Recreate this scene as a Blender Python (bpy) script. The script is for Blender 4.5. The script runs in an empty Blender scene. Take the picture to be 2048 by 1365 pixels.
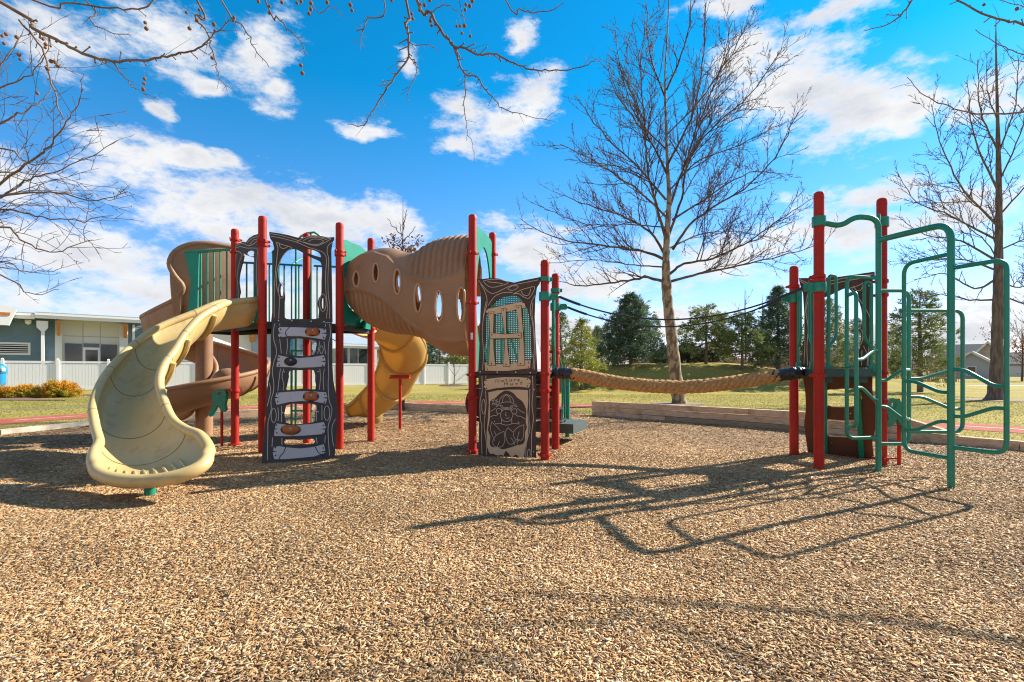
import bpy, math, random
import numpy as np
from mathutils import Vector, geometry
from math import sin, cos, pi, radians, atan2, sqrt

sc = bpy.context.scene
COL = sc.collection
# ------------------------------------------------------------------ camera
CAMZ, FPX, CX, HY = 1.25, 1024.0, 1024.0, 742.0
cd = bpy.data.cameras.new('camera'); cam = bpy.data.objects.new('camera', cd); COL.objects.link(cam)
cam.location = (0, 0, CAMZ); cam.rotation_euler = (radians(90), 0, 0)
cd.sensor_width = 36; cd.lens = 18.0; cd.shift_y = 59.5/2048; cd.clip_start = .05; cd.clip_end = 5000
sc.camera = cam
sc.view_settings.view_transform = 'Standard'; sc.view_settings.look = 'None'
sc.view_settings.gamma = 1; sc.view_settings.exposure = 1.1
sc.render.engine = 'CYCLES'; sc.cycles.use_denoising = True
sc.cycles.filter_width = 1.15; sc.cycles.max_bounces = 6; sc.cycles.transparent_max_bounces = 6
# ------------------------------------------------------------------ sun and sky
SV = Vector((1.337, .704, 1.0)).normalized()
sl = bpy.data.lights.new('sun', 'SUN'); sl.energy = 5.0; sl.angle = radians(.55); sl.color = (1, .92, .79)
so = bpy.data.objects.new('sun', sl); COL.objects.link(so); so.location = (20, 10, 15)
so.rotation_euler = SV.to_track_quat('Z', 'Y').to_euler()
wd = bpy.data.worlds.new('World'); sc.world = wd; wd.use_nodes = True

def make_world():
    nt = wd.node_tree; N = nt.nodes; L = nt.links; N.clear()
    out = N.new('ShaderNodeOutputWorld'); bg = N.new('ShaderNodeBackground'); L.new(bg.outputs[0], out.inputs[0])
    sky = N.new('ShaderNodeTexSky'); sky.sky_type = 'NISHITA'; sky.sun_disc = False
    sky.sun_elevation = math.asin(SV.z); sky.sun_rotation = atan2(SV.x, SV.y)
    sky.air_density = 1.0; sky.dust_density = .2; sky.ozone_density = 2.5
    bg.inputs['Strength'].default_value = .083
    def M(op, a, b=None, c=None, clamp=False):
        n = N.new('ShaderNodeMath'); n.operation = op; n.use_clamp = clamp
        for i, v in enumerate((a, b, c)):
            if v is None: continue
            if isinstance(v, (int, float)): n.inputs[i].default_value = v
            else: L.new(v, n.inputs[i])
        return n.outputs[0]
    def V(op, a, b):
        n = N.new('ShaderNodeVectorMath'); n.operation = op
        for i, v in enumerate((a, b)):
            if isinstance(v, tuple): n.inputs[i].default_value = v
            else: L.new(v, n.inputs[i])
        return n
    tc = N.new('ShaderNodeTexCoord'); sep = N.new('ShaderNodeSeparateXYZ'); L.new(tc.outputs['Generated'], sep.inputs[0])
    az = M('ARCTAN2', sep.outputs[0], sep.outputs[1]); el = M('ARCSINE', sep.outputs[2])
    cmb = N.new('ShaderNodeCombineXYZ'); L.new(az, cmb.inputs[0]); L.new(el, cmb.inputs[1])
    def noise(vec, scale, detail, rough=.55, stretch=(1, 1, 2.2)):
        m = N.new('ShaderNodeMapping'); m.inputs['Scale'].default_value = stretch; L.new(vec, m.inputs[0])
        n = N.new('ShaderNodeTexNoise'); n.inputs['Scale'].default_value = scale; n.inputs['Detail'].default_value = detail
        n.inputs['Roughness'].default_value = rough; L.new(m.outputs[0], n.inputs['Vector']); return n
    wn = noise(tc.outputs['Generated'], 5, 5)
    w = V('SUBTRACT', wn.outputs['Color'], (.5, .5, .5)); w2 = V('MULTIPLY', w.outputs[0], (.16, .10, 0))
    pos = V('ADD', cmb.outputs[0], w2.outputs[0]).outputs[0]
    blobs = [(120, 70, 150, 60), (330, 60, 150, 65), (520, 90, 90, 75), (560, 175, 50, 45), (415, 160, 40, 20), (342, 226, 34, 19),
             (60, 370, 130, 80), (230, 350, 150, 95), (420, 420, 190, 75), (640, 440, 170, 70), (760, 455, 90, 50), (370, 320, 60, 22), (440, 325, 40, 15),
             (150, 520, 260, 50), (430, 530, 200, 45), (-60, 560, 150, 60), (250, 610, 200, 42), (60, 600, 130, 36), (500, 600, 200, 60), (700, 600, 200, 60),
             (950, 220, 85, 58), (1035, 245, 80, 52), (930, 300, 60, 22), (1040, 95, 34, 30), (1090, 190, 45, 40), (745, 255, 60, 18), (820, 120, 26, 22),
             (1490, 125, 110, 62), (1590, 185, 160, 90), (1740, 222, 175, 72), (1850, 215, 70, 48), (1690, 8, 170, 26), (1450, 10, 90, 18),
             (1200, 560, 220, 42), (1040, 500, 120, 50), (1430, 520, 200, 60), (1640, 470, 180, 50), (1770, 395, 130, 36), (1900, 440, 190, 52), (2010, 190, 90, 50),
             (1100, 660, 260, 40), (1350, 640, 160, 30), (1950, 660, 260, 75), (1700, 680, 300, 40), (850, 680, 260, 40), (2250, 300, 200, 90), (-260, 250, 240, 90)]
    acc = None
    for (px, py, rx, ry) in blobs:
        x = (px-CX)/FPX; z = (HY-py)/FPX; a = atan2(x, 1); hyp = sqrt(1+x*x); e = atan2(z, hyp)
        sa = rx/FPX/(1+x*x); se = ry/FPX/hyp*1.05
        d = V('SUBTRACT', pos, (a, e, 0)); d2 = V('MULTIPLY', d.outputs[0], (1/sa, 1/se, 0))
        ln = N.new('ShaderNodeVectorMath'); ln.operation = 'LENGTH'; L.new(d2.outputs[0], ln.inputs[0])
        v = M('SUBTRACT', 1.0, ln.outputs['Value'])
        acc = v if acc is None else M('SMOOTH_MAX', acc, v, .25)
    # elsewhere in the sky (never in this view): unseen clouds added to whiten the fill light
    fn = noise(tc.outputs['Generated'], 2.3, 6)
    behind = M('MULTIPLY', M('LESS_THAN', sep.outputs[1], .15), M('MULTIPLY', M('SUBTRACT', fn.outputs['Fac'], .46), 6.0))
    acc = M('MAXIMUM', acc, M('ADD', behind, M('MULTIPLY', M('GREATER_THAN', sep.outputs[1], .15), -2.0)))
    dn = noise(tc.outputs['Generated'], 9, 10, .68)
    dens = M('ADD', acc, M('MULTIPLY', M('SUBTRACT', dn.outputs['Fac'], .5), 3.7))
    mr = N.new('ShaderNodeMapRange'); mr.interpolation_type = 'SMOOTHSTEP'; L.new(dens, mr.inputs[0])
    mr.inputs[1].default_value = -.16; mr.inputs[2].default_value = .78
    # cloud tone
    cn = noise(tc.outputs['Generated'], 6, 6, .6); ct = M('ADD', M('MULTIPLY', dens, .35), M('MULTIPLY', cn.outputs['Fac'], 1.0))
    cr = N.new('ShaderNodeValToRGB'); L.new(ct, cr.inputs[0])
    cr.color_ramp.elements[0].position = .48; cr.color_ramp.elements[0].color = (1, .99, .97, 1)
    cr.color_ramp.elements[1].position = 1.15 if False else 1.0; cr.color_ramp.elements[1].color = (.66, .69, .76, 1)
    cs = V('SCALE', cr.outputs[0], (0, 0, 0)); bb = M('MULTIPLY_ADD', M('LESS_THAN', sep.outputs[1], .15), -2.9, 5.9); L.new(bb, cs.inputs['Scale'])  # clouds out of view are dimmed to lower the fill light
    # blue: physical sky, richer
    hs = N.new('ShaderNodeHueSaturation'); hs.inputs['Saturation'].default_value = 1.08; hs.inputs['Value'].default_value = 1.10
    L.new(sky.outputs[0], hs.inputs['Color'])
    eg = N.new('ShaderNodeMapRange'); L.new(el, eg.inputs[0]); eg.inputs[1].default_value = 0; eg.inputs[2].default_value = .50
    tm_ = N.new('ShaderNodeMix'); tm_.data_type = 'RGBA'; L.new(eg.outputs[0], tm_.inputs[0]); tm_.inputs[6].default_value = (.95, .80, 1.10, 1); tm_.inputs[7].default_value = (.03, .87, 1.10, 1)
    tn = V('MULTIPLY', hs.outputs[0], (1, 1, 1)); L.new(tm_.outputs[2], tn.inputs[1])
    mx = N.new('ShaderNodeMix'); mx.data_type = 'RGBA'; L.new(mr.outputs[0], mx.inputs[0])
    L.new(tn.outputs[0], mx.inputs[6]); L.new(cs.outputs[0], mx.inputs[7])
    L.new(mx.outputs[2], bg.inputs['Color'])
make_world()

# ------------------------------------------------------------------ helpers
rnd = random.Random(7)
def W(px, py, D): return Vector(((px-CX)/FPX*D, D, CAMZ+(HY-py)/FPX*D))
def G(px, py, z=0):
    D = (CAMZ-z)*FPX/(py-HY); return Vector(((px-CX)/FPX*D, D, z))
def V3(*a): return Vector(a)
def cr_spline(pts, n):
    P = [Vector(p) for p in pts]; out = []
    for i in range(len(P)-1):
        p0 = P[i-1] if i else P[0]*2-P[1]; p1 = P[i]; p2 = P[i+1]; p3 = P[i+2] if i+2 < len(P) else P[-1]*2-P[-2]
        for k in range(n):
            t = k/n
            out.append(.5*((2*p1)+(p2-p0)*t+(2*p0-5*p1+4*p2-p3)*t*t+(3*p1-p0-3*p2+p3)*t**3))
    out.append(P[-1].copy()); return out
def fillet(pts, r, seg=6):
    P = [Vector(p) for p in pts]; out = [P[0]]
    for i in range(1, len(P)-1):
        a = P[i-1]-P[i]; b = P[i+1]-P[i]; d = min(r, a.length*.49, b.length*.49)
        s = P[i]+a.normalized()*d; e = P[i]+b.normalized()*d
        for k in range(seg+1):
            t = k/seg; out.append(s*(1-t)**2+P[i]*2*t*(1-t)+e*t*t)
    out.append(P[-1]); return out
ORG = {}
class MB:
    def __init__(s): s.v = []; s.f = []; s.m = []; s.mi = 0
    def add(s, vs, fs, mi=None):
        b = len(s.v); s.v.extend([tuple(v) for v in vs]); s.f.extend([tuple(i+b for i in f) for f in fs]); s.m.extend([s.mi if mi is None else mi]*len(fs)); return s
    def box(s, c, size, rz=0, u=None):
        hx, hy, hz = [q/2 for q in size]; cz, sz = cos(rz), sin(rz); vs = []
        for z in (-hz, hz):
            for (x, y) in ((-hx, -hy), (hx, -hy), (hx, hy), (-hx, hy)): vs.append((c[0]+x*cz-y*sz, c[1]+x*sz+y*cz, c[2]+z))
        return s.add(vs, [(3, 2, 1, 0), (4, 5, 6, 7), (0, 1, 5, 4), (1, 2, 6, 5), (2, 3, 7, 6), (3, 0, 4, 7)])
    def beam(s, a, b, w, h, up=(0, 0, 1)):
        a = Vector(a); b = Vector(b); t = (b-a).normalized(); n = t.cross(Vector(up)).normalized()*w/2; u = n.normalized().cross(t).normalized()*h/2
        vs = [a-n-u, a+n-u, a+n+u, a-n+u, b-n-u, b+n-u, b+n+u, b-n+u]
        return s.add(vs, [(0, 1, 2, 3), (7, 6, 5, 4), (4, 5, 1, 0), (5, 6, 2, 1), (6, 7, 3, 2), (7, 4, 0, 3)])
    def tube(s, path, r, n=10, caps=True, closed=False, squash=None):
        P = [Vector(p) for p in path]; m = len(P); vs = []; fs = []
        R = r if isinstance(r, (list, tuple)) else [r]*m
        T = []
        for i in range(m):
            if closed: t = P[(i+1) % m]-P[i-1]
            else: t = P[min(i+1, m-1)]-P[max(i-1, 0)]
            if t.length < 1e-9: t = Vector((0, 0, 1))
            T.append(t.normalized())
        ref = Vector((0, 0, 1)) if abs(T[0].z) < .9 else Vector((0, 1, 0))
        u = T[0].cross(ref).normalized()
        for i in range(m):
            u = (u-T[i]*u.dot(T[i])); u = u.normalized() if u.length > 1e-6 else T[i].orthogonal().normalized()
            w = T[i].cross(u)
            for k in range(n):
                a = 2*pi*k/n; vs.append(P[i]+(u*cos(a)+w*sin(a))*R[i])
        rng = m if closed else m-1
        for i in range(rng):
            j = (i+1) % m
            for k in range(n): k2 = (k+1) % n; fs.append((i*n+k, i*n+k2, j*n+k2, j*n+k))
        if caps and not closed: fs.append(tuple(range(n-1, -1, -1))); fs.append(tuple((m-1)*n+k for k in range(n)))
        return s.add(vs, fs)
    def lathe(s, c, prof, n=20, axis=None):
        c = Vector(c); vs = []; fs = []
        q = Vector((0, 0, 1)).rotation_difference(Vector(axis)) if axis is not None else None
        for (r, z) in prof:
            for k in range(n):
                a = 2*pi*k/n; p = Vector((r*cos(a), r*sin(a), z)); vs.append(c+(q @ p if q else p))
        for i in range(len(prof)-1):
            for k in range(n): k2 = (k+1) % n; fs.append((i*n+k, i*n+k2, (i+1)*n+k2, (i+1)*n+k))
        fs.append(tuple(range(n-1, -1, -1))); fs.append(tuple((len(prof)-1)*n+k for k in range(n)))
        return s.add(vs, fs)
    def ball(s, c, r, n=8, m=6, sq=(1, 1, 1)):
        prof = []; vs = []; fs = []
        for i in range(m+1):
            t = pi*i/m
            for k in range(n): a = 2*pi*k/n; vs.append((c[0]+r*sq[0]*sin(t)*cos(a), c[1]+r*sq[1]*sin(t)*sin(a), c[2]-r*sq[2]*cos(t)))
        for i in range(m):
            for k in range(n): k2 = (k+1) % n; fs.append((i*n+k, i*n+k2, (i+1)*n+k2, (i+1)*n+k))
        return s.add(vs, fs)
    def prism(s, pts, holes, F, t0, t1, mi=None):
        """2D polygon with holes, F(u, v, w) maps to the world; slab from w=t0 to w=t1 (t1 is the front)"""
        loops = [pts]+list(holes); flat = [p for l in loops for p in l]; n = len(flat)
        tris = geometry.tessellate_polygon([[Vector((p[0], p[1], 0)) for p in l] for l in loops])
        vs = [F(p[0], p[1], t1) for p in flat]+[F(p[0], p[1], t0) for p in flat]; fs = []
        for (a, b, c) in tris:
            A, B, C = flat[a], flat[b], flat[c]
            if (B[0]-A[0])*(C[1]-A[1])-(B[1]-A[1])*(C[0]-A[0]) < 0: a, c = c, a
            fs.append((a, b, c)); fs.append((a+n, c+n, b+n))
        o = 0
        for li, l in enumerate(loops):
            ar = sum(l[i][0]*l[(i+1) % len(l)][1]-l[(i+1) % len(l)][0]*l[i][1] for i in range(len(l)))
            ccw = (ar > 0) == (li == 0)
            for i in range(len(l)):
                a = o+i; b = o+(i+1) % len(l)
                fs.append((a+n, b+n, b, a) if ccw else (a, b, b+n, a+n))
            o += len(l)
        return s.add(vs, fs, mi)
    def ribbon(s, pts, F, w, h0, h1, closed=False, mi=None):
        """raised line on a panel face"""
        m = len(pts); vs = []; fs = []
        for i in range(m):
            a = pts[i-1] if (i or closed) else pts[0]; b = pts[(i+1) % m] if (i < m-1 or closed) else pts[-1]
            dx, dy = b[0]-a[0], b[1]-a[1]; l = math.hypot(dx, dy) or 1; nx, ny = -dy/l, dx/l
            for (q, h) in ((-.5, h0), (-.36, h1), (.36, h1), (.5, h0)): vs.append(F(pts[i][0]+nx*w*q, pts[i][1]+ny*w*q, h))
        for i in range(m if closed else m-1):
            j = (i+1) % m
            for k in range(3): fs.append((i*4+k+1, i*4+k, j*4+k, j*4+k+1))
        return s.add(vs, fs, mi)
    def build(s, name, mats, parent=None, smooth=True, angle=35, label=None):
        me = bpy.data.meshes.new(name); O = ORG.get(parent.name, (0, 0, 0)) if parent else (0, 0, 0)
        va = np.array(s.v, dtype=np.float64)-np.array(O)
        me.from_pydata(va.tolist(), [], s.f)
        if not isinstance(mats, (list, tuple)): mats = [mats]
        for m in mats: me.materials.append(m)
        if len(mats) > 1: me.polygons.foreach_set('material_index', s.m)
        if smooth:
            me.polygons.foreach_set('use_smooth', [True]*len(me.polygons))
            try: me.set_sharp_from_angle(angle=radians(angle))
            except Exception: pass
        me.update()
        o = bpy.data.objects.new(name, me); COL.objects.link(o)
        if parent: o.parent = parent; ORG[o.name] = O
        if label: o['label'] = label
        return o
def thing(name, loc, label, cat, group=None):
    o = bpy.data.objects.new(name, None); COL.objects.link(o); o.location = loc; o.empty_display_size = .2
    ORG[o.name] = tuple(loc); o['label'] = label; o['category'] = cat
    if group: o['group'] = group
    return o
def tag(o, label, cat, group=None, kind=None):
    o['label'] = label; o['category'] = cat
    if group: o['group'] = group
    if kind: o['kind'] = kind
    return o
def struct(o, label=None):
    o['kind'] = 'structure'; o['label'] = label or o.name; return o

# ------------------------------------------------------------------ materials
def mat(name, col, rough=.5, metal=0, col2=None, scale=8, bump=0, bscale=60, detail=4, spec=.5, lo=.35, hi=.65, coat=0, stretch=None, dirt=None, sss=0, trans=0):
    m = bpy.data.materials.new(name); m.use_nodes = True; nt = m.node_tree; N = nt.nodes; L = nt.links
    b = N['Principled BSDF']; b.inputs['Roughness'].default_value = rough; b.inputs['Metallic'].default_value = metal
    b.inputs['Base Color'].default_value = (*col, 1); b.inputs['Specular IOR Level'].default_value = spec
    if coat: b.inputs['Coat Weight'].default_value = coat; b.inputs['Coat Roughness'].default_value = .15
    tc = N.new('ShaderNodeTexCoord'); vec = tc.outputs['Object']
    if stretch:
        mp = N.new('ShaderNodeMapping'); mp.inputs['Scale'].default_value = stretch; L.new(vec, mp.inputs[0]); vec = mp.outputs[0]
    last = None
    if col2:
        n = N.new('ShaderNodeTexNoise'); n.inputs['Scale'].default_value = scale; n.inputs['Detail'].default_value = detail; L.new(vec, n.inputs['Vector'])
        r = N.new('ShaderNodeValToRGB'); r.color_ramp.elements[0].position = lo; r.color_ramp.elements[1].position = hi
        r.color_ramp.elements[0].color = (*col, 1); r.color_ramp.elements[1].color = (*col2, 1)
        L.new(n.outputs['Fac'], r.inputs[0]); last = r.outputs[0]; L.new(last, b.inputs['Base Color'])
    if dirt:   # (colour, scale, low, high)
        n = N.new('ShaderNodeTexNoise'); n.inputs['Scale'].default_value = dirt[1]; n.inputs['Detail'].default_value = 6; n.inputs['Roughness'].default_value = .7; L.new(tc.outputs['Object'], n.inputs['Vector'])
        r = N.new('ShaderNodeValToRGB'); r.color_ramp.elements[0].position = dirt[2]; r.color_ramp.elements[1].position = dirt[3]
        r.color_ramp.elements[0].color = (0, 0, 0, 1); r.color_ramp.elements[1].color = (1, 1, 1, 1); L.new(n.outputs['Fac'], r.inputs[0])
        mx = N.new('ShaderNodeMix'); mx.data_type = 'RGBA'; L.new(r.outputs[0], mx.inputs[0])
        if last: L.new(last, mx.inputs[6])
        else: mx.inputs[6].default_value = (*col, 1)
        mx.inputs[7].default_value = (*dirt[0], 1); L.new(mx.outputs[2], b.inputs['Base Color'])
        mr = N.new('ShaderNodeMapRange'); L.new(n.outputs['Fac'], mr.inputs[0]); mr.inputs[1].default_value = .35; mr.inputs[2].default_value = .7
        mr.inputs[3].default_value = rough; mr.inputs[4].default_value = min(1, rough+.3); L.new(mr.outputs[0], b.inputs['Roughness'])
    if bump:
        n = N.new('ShaderNodeTexNoise'); n.inputs['Scale'].default_value = bscale; n.inputs['Detail'].default_value = 5; L.new(vec, n.inputs['Vector'])
        bp = N.new('ShaderNodeBump'); bp.inputs['Strength'].default_value = bump; bp.inputs['Distance'].default_value = .02; L.new(n.outputs['Fac'], bp.inputs['Height']); L.new(bp.outputs[0], b.inputs['Normal'])
    if trans:
        t = N.new('ShaderNodeBsdfTranslucent'); mxs = N.new('ShaderNodeMixShader'); mxs.inputs[0].default_value = trans
        if last: L.new(last, t.inputs[0])
        else: t.inputs[0].default_value = (*col, 1)
        L.new(b.outputs[0], mxs.inputs[1]); L.new(t.outputs[0], mxs.inputs[2]); L.new(mxs.outputs[0], N['Material Output'].inputs[0])
    return m
RED = mat('red_paint', (.38, .016, .008), .42, col2=(.46, .024, .010), scale=1.5, dirt=((.30, .10, .06), 11, .60, .78), spec=.28)
GRN = mat('green_paint', (.0, .205, .125), .33, col2=(.0, .24, .15), scale=4, coat=.3, dirt=((.02, .12, .08), 14, .66, .9))
TEAL = mat('teal_plastic', (.0, .27, .18), .45, col2=(.0, .32, .22), scale=5, trans=.25, bump=.05, bscale=200)
SAND = mat('sand_plastic', (.63, .46, .185), .33, col2=(.68, .51, .225), scale=2.2, trans=.10, coat=.2, bump=.12, bscale=240, dirt=((.36, .25, .11), 4.5, .52, .82))
SANDLIT = mat('sand_plastic_bounce_lit', (.66, .42, .11), .40, col2=(.68, .46, .15), scale=2.2, trans=.34, bump=.05, bscale=240, dirt=((.25, .15, .05), 4.5, .60, .85))  # same plastic as the tan slide; warm bounced light put into the colour
BRN = mat('brown_plastic', (.37, .20, .105), .42, col2=(.41, .235, .13), scale=2, trans=.18, bump=.10, bscale=260, dirt=((.20, .12, .075), 3, .58, .9))
PANEL = mat('dark_brown_panel', (.085, .050, .036), .6, spec=.2, col2=(.10, .064, .05), scale=6, bump=.08, bscale=400)
PANELG = mat('charcoal_panel', (.070, .056, .052), .6, spec=.2, col2=(.08, .07, .07), scale=6, bump=.08, bscale=400)
PANELB = mat('brown_board', (.12, .05, .03), .6, spec=.2, col2=(.13, .06, .035), scale=5, bump=.1, bscale=300)
PALE = mat('pale_line', (.66, .54, .42), .6, spec=.2)
PLANK = mat('grey_plank', (.54, .49, .47), .6, spec=.2, col2=(.58, .53, .51), scale=4, bump=.05, bscale=300, dirt=((.30, .27, .25), 8, .6, .85))
BEIGE = mat('beige_plank', (.66, .45, .27), .6, spec=.2, col2=(.72, .50, .31), scale=4, dirt=((.36, .25, .16), 8, .62, .85))
INK = mat('ink', (.02, .016, .015), .6)
HOLD = mat('orange_hold', (.52, .15, .03), .6, col2=(.40, .11, .03), scale=14, bump=.3, bscale=40)
HOLDB = mat('black_hold', (.03, .03, .03), .6, bump=.3, bscale=40)
STEEL = mat('steel', (.6, .6, .6), .3, 1)
DECK = mat('dark_deck', (.018, .022, .022), .55, bump=.3, bscale=90)
DECKE = mat('deck_edge', (.02, .06, .06), .45)
CABLE = mat('black_cable', (.015, .02, .022), .4)
BRNL = mat('light_brown_plastic', (.50, .29, .16), .45)
WRAP = mat('black_wrap', (.012, .013, .018), .28, bump=.9, bscale=26, coat=.3)
ROPE = mat('rope', (.46, .235, .085), .85, spec=.15, col2=(.66, .39, .17), scale=30, bump=.9, bscale=120, stretch=(1, 1, 1))
WOOD = mat('timber', (.56, .37, .23), .85, spec=.15, col2=(.74, .54, .36), scale=3, bump=.35, bscale=22, stretch=(2, 2, 14), dirt=((.18, .13, .06), 2.2, .54, .78))
WOODP = mat('pale_timber', (.58, .48, .36), .8, col2=(.66, .57, .45), scale=3, bump=.35, bscale=22, stretch=(2, 2, 14), dirt=((.33, .25, .16), 2.2, .62, .78))
WHITE = mat('white_vinyl', (.90, .90, .90), .4)
LABELW = mat('white_label', (.75, .75, .72), .6)
VENTSHADE = mat('painted_vent_shade', (.02, .02, .02), .8)

# ------------------------------------------------------------------ ground
def berm(x, y):
    def g(cx, cy, rx, ry, h, p=2):
        d = (np.abs((x-cx)/rx)**p+np.abs((y-cy)/ry)**p); return h*np.exp(-d**1.5)
    return g(10.5, 35, 9.5, 4.2, 1.75)+g(22, 40, 10, 5, 1.0)+g(60, 120, 40, 20, .6)*0
TRACK = [(-14.5, 8.0), (-12.9, 11.2), (-11.9, 14.0), (-9.2, 17.4), (-6, 19.5), (-2.5, 20.1), (2.3, 18.3), (6.5, 15.6), (10.4, 11.2), (13.5, 7.6), (16, 3)]
BORD = [(-11.5, 5), (-10.2, 8.4), (-9.85, 9.85), (-9.6, 11.5), (-6.9, 14), (-5.6, 16.4), (-3.43, 16.2), (-1.28, 14.9), (-.6, 14.75), (.1, 17.3), (1.9, 16.6), (2.26, 14.2), (5.27, 11.3), (5.99, 10.4), (7.02, 9.08), (7.85, 7.85), (9.3, 6.0), (12, 2), (12, -5), (-14, -5)]
def inpoly(x, y, poly):
    r = np.zeros(x.shape, bool); n = len(poly)
    for i in range(n):
        x1, y1 = poly[i]; x2, y2 = poly[(i+1) % n]
        if y1 == y2: continue
        c = ((y1 > y) != (y2 > y)) & (x < (x2-x1)*(y-y1)/(y2-y1)+x1); r ^= c
    return r
def nodes_of(m): return m.node_tree.nodes, m.node_tree.links
def grass_mat():
    m = mat('lawn', (.38, .30, .09), .95, col2=(.24, .225, .06), spec=.1, scale=.35, detail=8, lo=.38, hi=.68)
    N, L = nodes_of(m); b = N['Principled BSDF']; tc = [n for n in N if n.type == 'TEX_COORD'][0]
    ramp = [n for n in N if n.type == 'VALTORGB'][0]
    n = N.new('ShaderNodeTexNoise'); n.inputs['Scale'].default_value = 9; n.inputs['Detail'].default_value = 8; n.inputs['Roughness'].default_value = .8; L.new(tc.outputs['Object'], n.inputs['Vector'])
    r = N.new('ShaderNodeValToRGB'); r.color_ramp.elements[0].position = .35; r.color_ramp.elements[0].color = (.55, .55, .5, 1); r.color_ramp.elements[1].position = .68; r.color_ramp.elements[1].color = (1.5, 1.45, 1.3, 1)
    L.new(n.outputs['Fac'], r.inputs[0]); mx = N.new('ShaderNodeMix'); mx.data_type = 'RGBA'; mx.blend_type = 'MULTIPLY'; mx.inputs[0].default_value = 1
    L.new(ramp.outputs[0], mx.inputs[6]); L.new(r.outputs[0], mx.inputs[7]); L.new(mx.outputs[2], b.inputs['Base Color'])
    bn = N.new('ShaderNodeTexNoise'); bn.inputs['Scale'].default_value = 25; bn.inputs['Detail'].default_value = 6; L.new(tc.outputs['Object'], bn.inputs['Vector'])
    bp = N.new('ShaderNodeBump'); bp.inputs['Strength'].default_value = .35; bp.inputs['Distance'].default_value = .04; L.new(bn.outputs['Fac'], bp.inputs['Height']); L.new(bp.outputs[0], b.inputs['Normal'])
    return m
def build_ground():
    xs = np.concatenate([[-1500, -600, -250, -120], np.arange(-70, 70.1, 1.0), [120, 250, 600, 1500]])
    ys = np.concatenate([[-30, -10], np.arange(0, 75.1, 1.0), [90, 120, 200, 500, 1500, 3000]])
    X, Y = np.meshgrid(xs, ys); Z = berm(X, Y)
    nx, ny = len(xs), len(ys); vs = np.stack([X.ravel(), Y.ravel(), Z.ravel()], 1)
    fs = [(j*nx+i, j*nx+i+1, (j+1)*nx+i+1, (j+1)*nx+i) for j in range(ny-1) for i in range(nx-1)]
    m = MB(); m.add(vs.tolist(), fs); struct(m.build('lawn', grass_mat()), 'dormant yellow green lawn')
    # mulch bed
    mb = MB(); mb.prism(BORD, [], lambda u, v, w: (u, v, w), -.03, .004)
    mm = mat('mulch_base', (.30, .17, .085), .9, col2=(.50, .33, .17), scale=38, detail=6, lo=.38, hi=.62, bump=1, bscale=55)
    struct(mb.build('mulch', mm, smooth=False), 'wood chip mulch bed of the playground')
    # track
    def strip(pts, w, z, name, m, lab):
        c = cr_spline([(p[0], p[1], 0) for p in pts], 10); vs = []; fs = []
        for i, p in enumerate(c):
            t = (c[min(i+1, len(c)-1)]-c[max(i-1, 0)]).normalized(); n = Vector((-t.y, t.x, 0))*w/2
            for q in (p-n, p+n): vs.append((q.x, q.y, z+float(berm(np.array(q.x), np.array(q.y)))))
        for i in range(len(c)-1): fs.append((2*i, 2*i+2, 2*i+3, 2*i+1))
        b = MB(); b.add(vs, fs); return struct(b.build(name, m, smooth=False), lab)
    tm = mat('red_track', (.33, .08, .05), .9, spec=.15, col2=(.42, .125, .08), scale=3, bump=.3, bscale=60, detail=8, dirt=((.45, .30, .22), 1.2, .58, .8))
    strip(TRACK, 1.7, .008, 'red_path', tm, 'red surfaced path round the playground')
    strip([(-30, 14), (-19, 15.6), (-15, 17.2), (-11, 20)], .35, .006, 'grey_path', mat('asphalt_edge', (.16, .155, .15), .9, col2=(.2, .19, .18), scale=12), 'narrow grey path in the lawn')
    strip([(10, 44), (36, 43), (45, 43), (90, 46)], 1.8, .006, 'far_path', mat('concrete_far', (.42, .40, .37), .9), 'pale path across the far lawn')
    c = cr_spline([(p[0], p[1], 0) for p in TRACK], 40); b = MB(); acc = 0; last = c[0]; seg = []
    for p in c[1:]:
        acc += (p-last).length; last = p
        if (acc % 2.6) < 1.5: seg.append(p)
        else:
            if len(seg) > 2:
                vs = []; fs = []
                for i, q in enumerate(seg):
                    t = (seg[min(i+1, len(seg)-1)]-seg[max(i-1, 0)]).normalized(); n = Vector((-t.y, t.x, 0))*.035
                    vs += [(q-n)+Vector((0, 0, .013)), (q+n)+Vector((0, 0, .013))]
                for i in range(len(seg)-1): fs.append((2*i, 2*i+2, 2*i+3, 2*i+1))
                b.add(vs, fs)
            seg = []
    struct(b.build('path_marking', mat('white_paint', (.7, .68, .64), .7), smooth=False), 'white dashes along the middle of the red path')
build_ground()

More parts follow.
